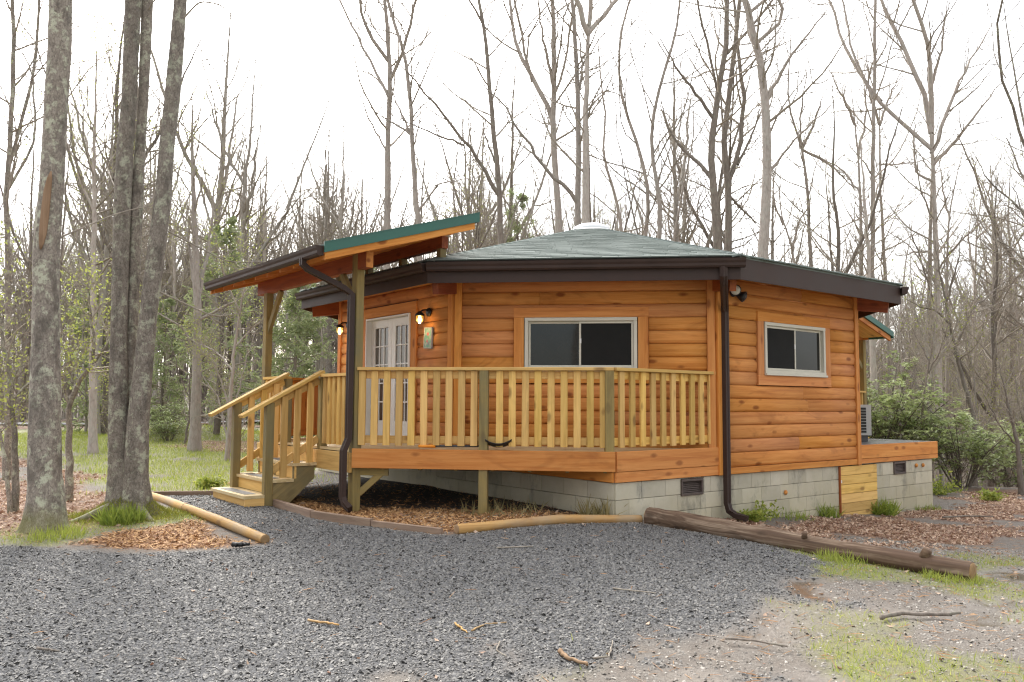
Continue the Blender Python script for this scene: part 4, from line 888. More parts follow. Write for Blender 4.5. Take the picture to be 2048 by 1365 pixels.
def axis(a, b, step, lo, hi, g):
    l = list(np.arange(a, b, step)); s = step; p = l[-1]
    while p < hi: s *= g; p += s; l.append(p)
    s = step; p = l[0]; q = []
    while p > lo: s *= g; p -= s; q.append(p)
    return np.array(q[::-1] + l)
gx = axis(-10, 10, .11, -190, 190, 1.09); gy = axis(1, 16, .11, -70, 230, 1.06)
X, Y = np.meshgrid(gx, gy); Z = zg(X, Y); G_, Cq, L_, S_, W_ = masks(X, Y)
Z = Z + (fbm(X, Y, 1.3, 3) - .5) * .05 * (1 - G_ * .6) + G_ * .012 - (W_ > .6) * .012 + ss(Y, 25, 60) * (fbm(X, Y, 14, 8) - .5) * 2.2
nx, ny = len(gx), len(gy); idx = np.arange(nx * ny).reshape(ny, nx)
GF = np.stack([idx[:-1, :-1], idx[:-1, 1:], idx[1:, 1:], idx[1:, :-1]], -1).reshape(-1, 4)
m, t, b = mat('ground_cover'); pos = nd('ShaderNodeTexCoord', t).outputs['Object']
def A(n): return nd('ShaderNodeAttribute', t, attribute_name=n).outputs['Fac']
f1 = noise(t, pos, 42., 5, .7); f2 = noise(t, pos, 7., 6, .7); f3 = noise(t, pos, 150., 2, .7); f4 = noise(t, pos, 1.2, 4, .6)
c = ramp(t, f1, [(.3, (.10, .085, .07)), (.5, (.20, .175, .15)), (.7, (.30, .27, .235))])
c = mixc(t, rng(t, f2, .4, .65, 0, .6), c, (.15, .12, .095))
lf = ramp(t, noise(t, pos, 26., 5, .75, .5), [(.3, (.08, .042, .028)), (.48, (.22, .125, .08)), (.62, (.34, .21, .14)), (.75, (.46, .34, .25))])
c = mixc(t, A('leaf'), c, lf)
ch = ramp(t, noise(t, pos, 55., 4, .8), [(.3, (.09, .04, .018)), (.5, (.28, .125, .05)), (.7, (.44, .25, .11))]); c = mixc(t, A('chips'), c, ch)
gr = ramp(t, noise(t, pos, 33., 5, .75), [(.3, (.12, .15, .028)), (.5, (.26, .30, .065)), (.72, (.42, .41, .12))])
gr = mixc(t, rng(t, f4, .45, .62, 0, .6), gr, (.26, .24, .05)); c = mixc(t, mth(t, 'MULTIPLY', A('grass'), rng(t, f2, .3, .6, .1, .7)), c, gr)
gv = ramp(t, noise(t, pos, 48., 3, .8), [(.32, (.03, .03, .032)), (.5, (.10, .10, .104)), (.7, (.19, .19, .195))]); c = mixc(t, A('gravel'), c, gv)
c = mixc(t, A('soil_shade'), c, ramp(t, f1, [(.3, (.022, .017, .013)), (.7, (.06, .046, .036))])); c = mixc(t, A('far'), c, mixc(t, f2, (.10, .082, .06), (.17, .13, .095))); wt = A('wet'); c = mixc(t, mth(t, 'MULTIPLY', wt, .75), c, (.085, .065, .045)); lk(t, c, b.inputs['Base Color'])  # near-black brown under the deck stands in for its shade
rr = rng(t, f1, .3, .7, .65, .95); rr = mth(t, 'MULTIPLY', rr, mth(t, 'SUBTRACT', 1., mth(t, 'MULTIPLY', wt, .82))); lk(t, rr, b.inputs['Roughness'])
bs = mth(t, 'ADD', f1, mth(t, 'MULTIPLY', f3, .5)); bn = nd('ShaderNodeBump', t, _Distance=.03); lk(t, bs, bn.inputs['Height']); lk(t, mth(t, 'MULTIPLY', mth(t, 'SUBTRACT', 1., wt), .8), bn.inputs['Strength']); lk(t, bn.outputs[0], b.inputs['Normal'])
kind(ob('ground', np_mesh('ground', np.stack([X, Y, Z], -1).reshape(-1, 3), GF, m, True, attrs=dict(gravel=G_.ravel(), chips=Cq.ravel(), leaf=L_.ravel(), grass=S_.ravel(), wet=W_.ravel(), soil_shade=soil_shade(X, Y).ravel(), far=ss(Y, 36, 56).ravel()))), 'structure', 'damp forest clearing floor of dirt, leaf litter, grass and gravel')
def zground(x, y):
    """height of the ground sheet itself (bilinear)"""
    i = np.clip(np.searchsorted(gx, x) - 1, 0, nx - 2); j = np.clip(np.searchsorted(gy, y) - 1, 0, ny - 2)
    u = (x - gx[i]) / (gx[i + 1] - gx[i]); v = (y - gy[j]) / (gy[j + 1] - gy[j])
    return (Z[j, i] * (1 - u) + Z[j, i + 1] * u) * (1 - v) + (Z[j + 1, i] * (1 - u) + Z[j + 1, i + 1] * u) * v
# distant lane
rx = np.linspace(-60, 5, 60); rc = np.interp(rx, [-70, -30, -12, -2, 6], [36.1, 36.5, 37.7, 39.1, 41.3])
rv_ = []
for q in (-1.5, -.5, .5, 1.5): rv_.append(np.stack([rx, rc + q, zground(rx, rc) * 0 + np.maximum.reduce([zground(rx, rc + d) for d in (-1.5, 0, 1.5)]) + .06 + .02 * (1.5 - abs(q))], -1))
rv_ = np.concatenate(rv_); k = len(rx); rf = np.array([(a * k + i, a * k + i + 1, (a + 1) * k + i + 1, (a + 1) * k + i) for a in range(3) for i in range(k - 1)])
kind(ob('road', np_mesh('road', rv_, rf, plain('worn_asphalt', (.20, .20, .205), .7, 0, .15, 3., .2), True)), 'structure', 'grey lane passing beyond the lawn on the left')

# ------------------------------------------------------------------ loose cover: gravel, chips, leaves, grass
def sample(n, x0, x1, y0, y1, which, power=1., pw=None):
    x = rg.uniform(x0, x1, n); y = rg.uniform(y0, y1, n); w = masks(x, y)[which] ** power
    if pw is not None: w = w * pw(x, y)
    k = rg.random(n) < w; return x[k], y[k]
def rotm(n, tilt):
    """random rotation matrices: yaw free, tilt limited"""
    a = rg.uniform(0, 2 * np.pi, n); e = rg.normal(0, tilt, n); f = rg.normal(0, tilt, n)
    ca, sa, ce, se, cf, sf = np.cos(a), np.sin(a), np.cos(e), np.sin(e), np.cos(f), np.sin(f); o = np.zeros(n); i = np.ones(n)
    Rz = np.stack([ca, -sa, o, sa, ca, o, o, o, i], -1).reshape(n, 3, 3); Rx = np.stack([i, o, o, o, ce, -se, o, se, ce], -1).reshape(n, 3, 3); Ry = np.stack([cf, o, sf, o, i, o, -sf, o, cf], -1).reshape(n, 3, 3)
    return Rz @ Rx @ Ry
def scatter(name, label, x, y, proto, faces, size, tilt, m, zoff, jitter=0., aniso=None, smooth=False, tints=None):
    n = len(x); Q = rotm(n, tilt); P = np.repeat(proto[None], n, 0).astype(float)
    if jitter: P = P * (1 + rg.uniform(-jitter, jitter, P.shape))
    if aniso is not None: P = P * rg.uniform(*aniso, (n, 1, 3))
    P = P * size[:, None, None]; P = np.einsum('nij,nkj->nki', Q, P)
    P[:, :, 0] += x[:, None]; P[:, :, 1] += y[:, None]; P[:, :, 2] += (zground(x, y) + zoff * size)[:, None]
    k = proto.shape[0]; F = (faces[None] + (np.arange(n) * k)[:, None, None]).reshape(-1, faces.shape[1])
    ti = np.repeat(rg.random(n) if tints is None else tints, k)
    return kind(ob(name, np_mesh(name, P.reshape(-1, 3), F, m, smooth, ti)), 'stuff', label)
OCT = np.array([(1, 0, 0), (0, 1, 0), (-1, 0, 0), (0, -1, 0), (.1, .1, .55), (0, 0, -.5)]); OCT = np.delete(OCT, 5, 0); OCT[:4, 2] = -.12; OCTF = np.array([(0, 1, 4), (1, 2, 4), (2, 3, 4), (3, 0, 4)])
x, y = sample(340000, -6.5, 3.2, 3.6, 11.2, 0, 1.3, lambda x, y: np.where(y < 7.5, 1., .75))
sz = rg.uniform(.0045, .0115, len(x)) * np.where(rg.random(len(x)) < .10, 1.6, 1.)
kind(scatter('gravel', 'dark wet crushed gravel covering the driveway and path', x, y, OCT, OCTF, sz, .5, M_STONE, .22, .35, (.6, 1.25), tints=np.clip(rg.beta(1.5, 2.2, len(x)), 0, 1)), 'stuff')
x, y = sample(26000, -1.5, 6.5, 3.6, 9.3, 0, 1., None) if False else (rg.uniform(-1.5, 7.5, 60000), rg.uniform(3.6, 9.6, 60000))
g_, c_, l_, s_, w_ = masks(x, y); k = rg.random(len(x)) < (1 - g_) * (1 - w_ * .8) * (1 - s_ * .6) * .8; x, y = x[k], y[k]
scatter('pebbles', 'small pale pebbles and grit strewn over the bare dirt', x, y, OCT, OCTF, rg.uniform(.004, .013, len(x)), .5, M_PEBBLE, .15, .35, (.6, 1.25))
CH = np.array([(-1, -.22, 0), (1, -.16, .05), (.95, .2, 0), (-.9, .18, .06)]); CHF = np.array([(0, 1, 2, 3)])
x, y = sample(85000, -4.6, 1.6, 7.1, 13, 1, 1., lambda x, y: 1 - .93 * soil_shade(x, y)); scatter('bark_chips', 'orange brown bark mulch spread under the deck and beside the peeled logs', x, y, CH, CHF, rg.uniform(.009, .030, len(x)), .35, M_CHIP, .35, .3)
LF = np.array([(-1, 0, .25), (-.1, -.5, 0), (1, 0, .3), (.1, .5, .05), (0, 0, -.12)]); LFF = np.array([(0, 1, 4), (1, 2, 4), (2, 3, 4), (3, 0, 4)])
xs, ys = [], []
for bx in ((1.2, 10, 8, 16, 60000), (-13, -4.3, 7.4, 20, 40000), (-11, -2, 17, 27, 9000), (-6, 8, 4, 9, 5000)):
    x, y = sample(bx[4], *bx[:4], 2, 1.2); xs.append(x); ys.append(y)
x = rg.uniform(-4, 7, 900); y = rg.uniform(4, 10.5, 900); k = rg.random(900) < (1 - masks(x, y)[0] * .8); xs.append(x[k]); ys.append(y[k])
x, y = np.concatenate(xs), np.concatenate(ys); scatter('leaf_litter', 'brown and tan fallen leaves lying along the woodland edge', x, y, LF, LFF, rg.uniform(.014, .036, len(x)) * np.where(y < 8, .7, 1.), .45, M_LITTER, .3, .3)
TWG = np.array([(-1, -.03, 0), (1, -.02, .06), (1, .02, .06), (-1, .03, 0), (-.2, 0, .07), (.3, .02, .1)]); TWF = np.array([(0, 1, 4), (1, 5, 4), (1, 2, 5), (2, 3, 5), (3, 4, 5), (3, 0, 4)])
x, y = rg.uniform(-6, 8, 9000), rg.uniform(3.7, 10.5, 9000); g_ = masks(x, y); k = rg.random(9000) < np.where(g_[0] > .5, .07, .8); x, y = x[k], y[k]
scatter('twig_litter', 'bits of twig and bark scattered over the bare dirt', x, y, TWG, TWF, rg.uniform(.015, .06, len(x)), .2, M_CHIP, .12, .3, tints=rg.random(len(x)) * .5)
BL = np.array([(-.045, 0, 0), (.045, 0, 0), (.03, .12, .55), (-.03, .12, .55), (0, .32, 1.)]); 
def grass(name, label, x, y, size, tilt, m=M_GRASS, tints=None):
    n = len(x); f4_ = np.array([(0, 1, 2, 3)]); f3_ = np.array([(3, 2, 4)]); Q = rotm(n, tilt); P = np.einsum('nij,kj->nki', Q, BL) * size[:, None, None]
    P[:, :, 0] += x[:, None]; P[:, :, 1] += y[:, None]; P[:, :, 2] += (zground(x, y) - .004)[:, None]; o = (np.arange(n) * 5)[:, None, None]
    return kind(ob(name, np_mesh(name, P.reshape(-1, 3), [(f4_[None] + o).reshape(-1, 4), (f3_[None] + o).reshape(-1, 3)], [m, m], False, np.repeat(rg.random(n) if tints is None else tints, 5))), 'stuff', label)
x, y = sample(120000, -16, -2.2, 10.8, 30, 3, 1.3); grass('lawn_grass', 'short green spring grass on the lawn left of the steps', x, y, rg.uniform(.04, .10, len(x)), .3)
x, y = sample(190000, -5, 7.5, 3.7, 9.4, 3, 1.5, lambda x, y: .25 + .75 * ss(fbm(x, y, .22, 41), .38, .6)); grass('clearing_grass', 'sparse yellowish grass tufts in the dirt around the gravel edge', x, y, rg.uniform(.02, .06, len(x)), .5)
def tuft(label, cx, cy, r, n, h, group=None, tint=(0, .5), m=M_GRASS):
    a = rg.uniform(0, 6.28, n); q = r * np.sqrt(rg.random(n)); x, y = cx + q * np.cos(a), cy + q * np.sin(a)
    o = grass('grass_tuft', label, x, y, h * rg.uniform(.5, 1.1, n), .38, m, tints=rg.uniform(*tint, n)); del o['kind']; return tag(o, label, 'grass tuft', group)
tuft('bright grass tuft at the foot of the mossy triple tree', -3.95, 8.5, .20, 420, .20)
tuft('grass tuft growing by the block wall right of the plank hatch', 5.55, 12.55, .22, 380, .26)
tuft('grass tuft at the foot of the plank hatch jamb', 4.40, 11.62, .15, 160, .2)
tuft('thin grass under the wall between downspout and hatch', 3.65, 11.0, .3, 120, .15)
tuft('grass growing over the cut end of the fallen log', 3.62, 6.92, .22, 300, .09, tint=(.3, .9))
tuft('dry wispy grass beside the block corner under the deck', .95, 9.2, .16, 90, .26, m=M_STRAW)
tuft('dry grass around the middle deck post', -.1, 9.5, .5, 120, .17, m=M_STRAW)
tuft('low weeds at the right end of the block wall', 6.6, 13.35, .25, 150, .11)
tuft('small green clump in front of the left tree base', -4.2, 7.75, .25, 240, .12, tint=(.3, .9))
tuft('grass tufts on the gravel side of the fallen log', 3.0, 7.6, .22, 260, .11, tint=(.3, .9))

# ------------------------------------------------------------------ trees
def resample(P, n):
    P = np.asarray(P, float); d = np.concatenate([[0], np.cumsum(np.linalg.norm(np.diff(P, axis=0), axis=1))]); t_ = np.linspace(0, d[-1], n)
    # smooth the corners a little
    Q = np.stack([np.interp(t_, d, P[:, i]) for i in range(3)], -1)
    Q[1:-1] = Q[1:-1] * .5 + (Q[:-2] + Q[2:]) * .25; return Q
def tubes(P, Rr, k):
    """P (B,n,3), R (B,n): joined tapered tubes"""
    B, n, _ = P.shape; T = np.gradient(P, axis=1); T /= np.linalg.norm(T, axis=2, keepdims=True) + 1e-9
    ref = np.where(np.abs(T[:, :1, 2:3]) > .8, np.array([1., 0, 0]), np.array([0, 0, 1.])); U = np.cross(T, np.broadcast_to(ref, T.shape)); U /= np.linalg.norm(U, axis=2, keepdims=True) + 1e-9
    Wv = np.cross(T, U); a = np.arange(k) * 2 * np.pi / k
    V = P[:, :, None] + Rr[:, :, None, None] * (np.cos(a)[None, None, :, None] * U[:, :, None] + np.sin(a)[None, None, :, None] * Wv[:, :, None])
    i = np.arange(n - 1)[:, None]; j = np.arange(k)[None]; f = np.stack([i * k + j, i * k + (j + 1) % k, (i + 1) * k + (j + 1) % k, (i + 1) * k + j], -1).reshape(-1, 4)
    return V.reshape(-1, 3), (f[None] + (np.arange(B) * n * k)[:, None, None]).reshape(-1, 4)
def join(parts):
    V, F, o = [], [], 0
    for v, f in parts: V.append(v); F.append(f + o); o += len(v)
    return np.concatenate(V), np.concatenate(F)
def sprout(P, Rr, m, t0, t1, lf, ang, n, up, wob, rg_, rf=.55, lmin=0., end=.25, cap=None):
    """m branches from every parent; returns polylines and radii"""
    B, n0, _ = P.shape; Ln = np.linalg.norm(np.diff(P, axis=1), axis=2).sum(1); M_ = B * m
    b = np.repeat(np.arange(B), m); t_ = (np.tile(np.arange(m), B) + rg_.random(M_)) / m * (t1 - t0) + t0
    s = t_ * (n0 - 1); i = np.clip(s.astype(int), 0, n0 - 2); u = (s - i)[:, None]
    p = P[b, i] * (1 - u) + P[b, i + 1] * u; r = Rr[b, i] * (1 - u[:, 0]) + Rr[b, i + 1] * u[:, 0]; T = P[b, i + 1] - P[b, i]; T /= np.linalg.norm(T, axis=1, keepdims=True) + 1e-9
    q = rg_.normal(size=(M_, 3)); q -= T * (q * T).sum(1, keepdims=True); q /= np.linalg.norm(q, axis=1, keepdims=True) + 1e-9
    a = np.radians(rg_.normal(ang, ang * .22, M_))[:, None]; d = T * np.cos(a) + q * np.sin(a)
    L = np.maximum(Ln[b] * lf * (1.15 - .75 * (t_ - t0) / max(t1 - t0, 1e-6)) * rg_.uniform(.55, 1.25, M_), lmin)
    if cap: L = np.minimum(L, cap)
    r0 = np.minimum(r * rf, .013 * L + .004); step = L / (n - 1); out = np.zeros((M_, n, 3)); out[:, 0] = p
    for k in range(1, n):
        out[:, k] = out[:, k - 1] + d * step[:, None]; d = d + rg_.normal(0, wob, (M_, 3)) + np.array([0, 0, up]); d /= np.linalg.norm(d, axis=1, keepdims=True)
    return out, r0[:, None] * np.linspace(1, end, n)[None]
def leaves(P, per, size, rg_, spread=.12, droop=0.):
    """small leaf quads along the outer part of twigs"""
    B, n, _ = P.shape; b = np.repeat(np.arange(B), per); i = rg_.integers(1, n, len(b)); c = P[b, i] + rg_.normal(0, spread, (len(b), 3)); N = len(b)
    a = rg_.normal(size=(N, 3)); a[:, 2] -= droop; a /= np.linalg.norm(a, axis=1, keepdims=True); q = np.cross(a, rg_.normal(size=(N, 3))); q /= np.linalg.norm(q, axis=1, keepdims=True) + 1e-9
    s = size * rg_.uniform(.6, 1.3, (N, 1)); V = np.stack([c - a * s, c + q * s * .45, c + a * s, c - q * s * .45], 1).reshape(-1, 3)
    return V, np.arange(N * 4).reshape(-1, 4), np.repeat(rg_.random(N), 4)
def tree_parts(limbs, tw, rg_, k=(9, 6, 4, 3), twigs=(11, 7, 5), tr=(.45, .98), own=True):
    """limbs: list of (r0, r1, polyline); returns trunk mesh data, crown mesh data, outermost twigs"""
    TP = []; LP = []; LR = []
    for i, (r0, r1, P) in enumerate(limbs):
        n = 26 if i == 0 else 14; Q = resample(P, n); L = np.linalg.norm(np.diff(Q, axis=0), axis=1).sum()
        Q[1:-1] += rg_.normal(0, .012 * min(L, 4) * (.4 if i == 0 else 1), (n - 2, 3)) * .5
        rr = np.linspace(1, 0, n) ** .8 * (r0 - r1) + r1
        if i == 0: rr = rr * (1 + .55 * np.exp(-np.linspace(0, L, n) / .35)); TP.append(tubes(Q[None], rr[None], k[0])); Q0, R0 = Q, rr
        else: TP.append(tubes(Q[None], rr[None], k[1])); LP.append(resample(Q, 14)); LR.append(rr)
    crown = []; top = resample(Q0[int(len(Q0) * tr[0]):], 14); rt = np.interp(np.linspace(0, 1, 14), np.linspace(0, 1, len(R0[int(len(R0) * tr[0]):])), R0[int(len(R0) * tr[0]):])
    b1, r1_ = sprout(top[None], rt[None], int(twigs[0] * tw), .02, .97, .36, 48, 10, .07, .13, rg_, .5)
    crown.append(tubes(b1, r1_, 3))
    src_p = [resample(q, 10)[None] for q in LP] + [b1]; src_r = [np.interp(np.linspace(0, 1, 10), np.linspace(0, 1, 14), q)[None] for q in LR] + [r1_]
    sp, sr = np.concatenate(src_p), np.concatenate(src_r)
    if own and LP: q1, q1r = sprout(np.concatenate(src_p[:-1]), np.concatenate(src_r[:-1]), 5, .2, .98, .36, 44, 10, .06, .13, rg_, .55); crown.append(tubes(q1, q1r, 3)); sp, sr = np.concatenate([sp, q1]), np.concatenate([sr, q1r])
    b2, r2 = sprout(sp, sr, twigs[1], .15, .98, .34, 45, 5, .05, .2, rg_, .55); crown.append(tubes(b2, np.maximum(r2, .0035), 3))
    b3, r3 = sprout(b2, r2, twigs[2], .2, .98, .42, 45, 3, .04, .25, rg_, .6, cap=.9); crown.append(tubes(b3, np.maximum(r3, .0028), 3))
    return join(TP), join(crown), b3
def add_tree(name, label, cat, base, limbs, bk, tw=1., seed=0, group=None, spring=0, **kw):
    rg_ = np.random.default_rng(seed); base = Vector(base); L = [(a, b, np.asarray(P, float) - np.array(base)) for a, b, P in limbs]
    dense = [resample(q[2], 60) for q in L]
    for i in range(1, len(L)):
        oth = np.concatenate([dense[k] for k in range(len(L)) if k != i and (k == 0 or L[k][0] > L[i][0])]); p0 = L[i][2][0]; q = oth[np.argmin(np.linalg.norm(oth - p0, axis=1))]
        if np.linalg.norm(q - p0) < 1.2: P = L[i][2].copy(); P[0] = q - np.array([0, 0, .1]); L[i] = (L[i][0], L[i][1], P)
    tr_, cr_, tips = tree_parts(L, tw, rg_, **kw); M = Matrix.Translation(base)
    o = thing(name, label, cat, base, group)
    ob('trunk', np_mesh('trunk', *tr_, bk, True), o, M); ob('crown', np_mesh('crown', *cr_, M_TWIG, True), o, M)
    if spring:
        v, f, ti = leaves(tips, spring, .022, rg_); ob('foliage', np_mesh('foliage', v, f, M_SPRING, False, ti), o, M)
    return o
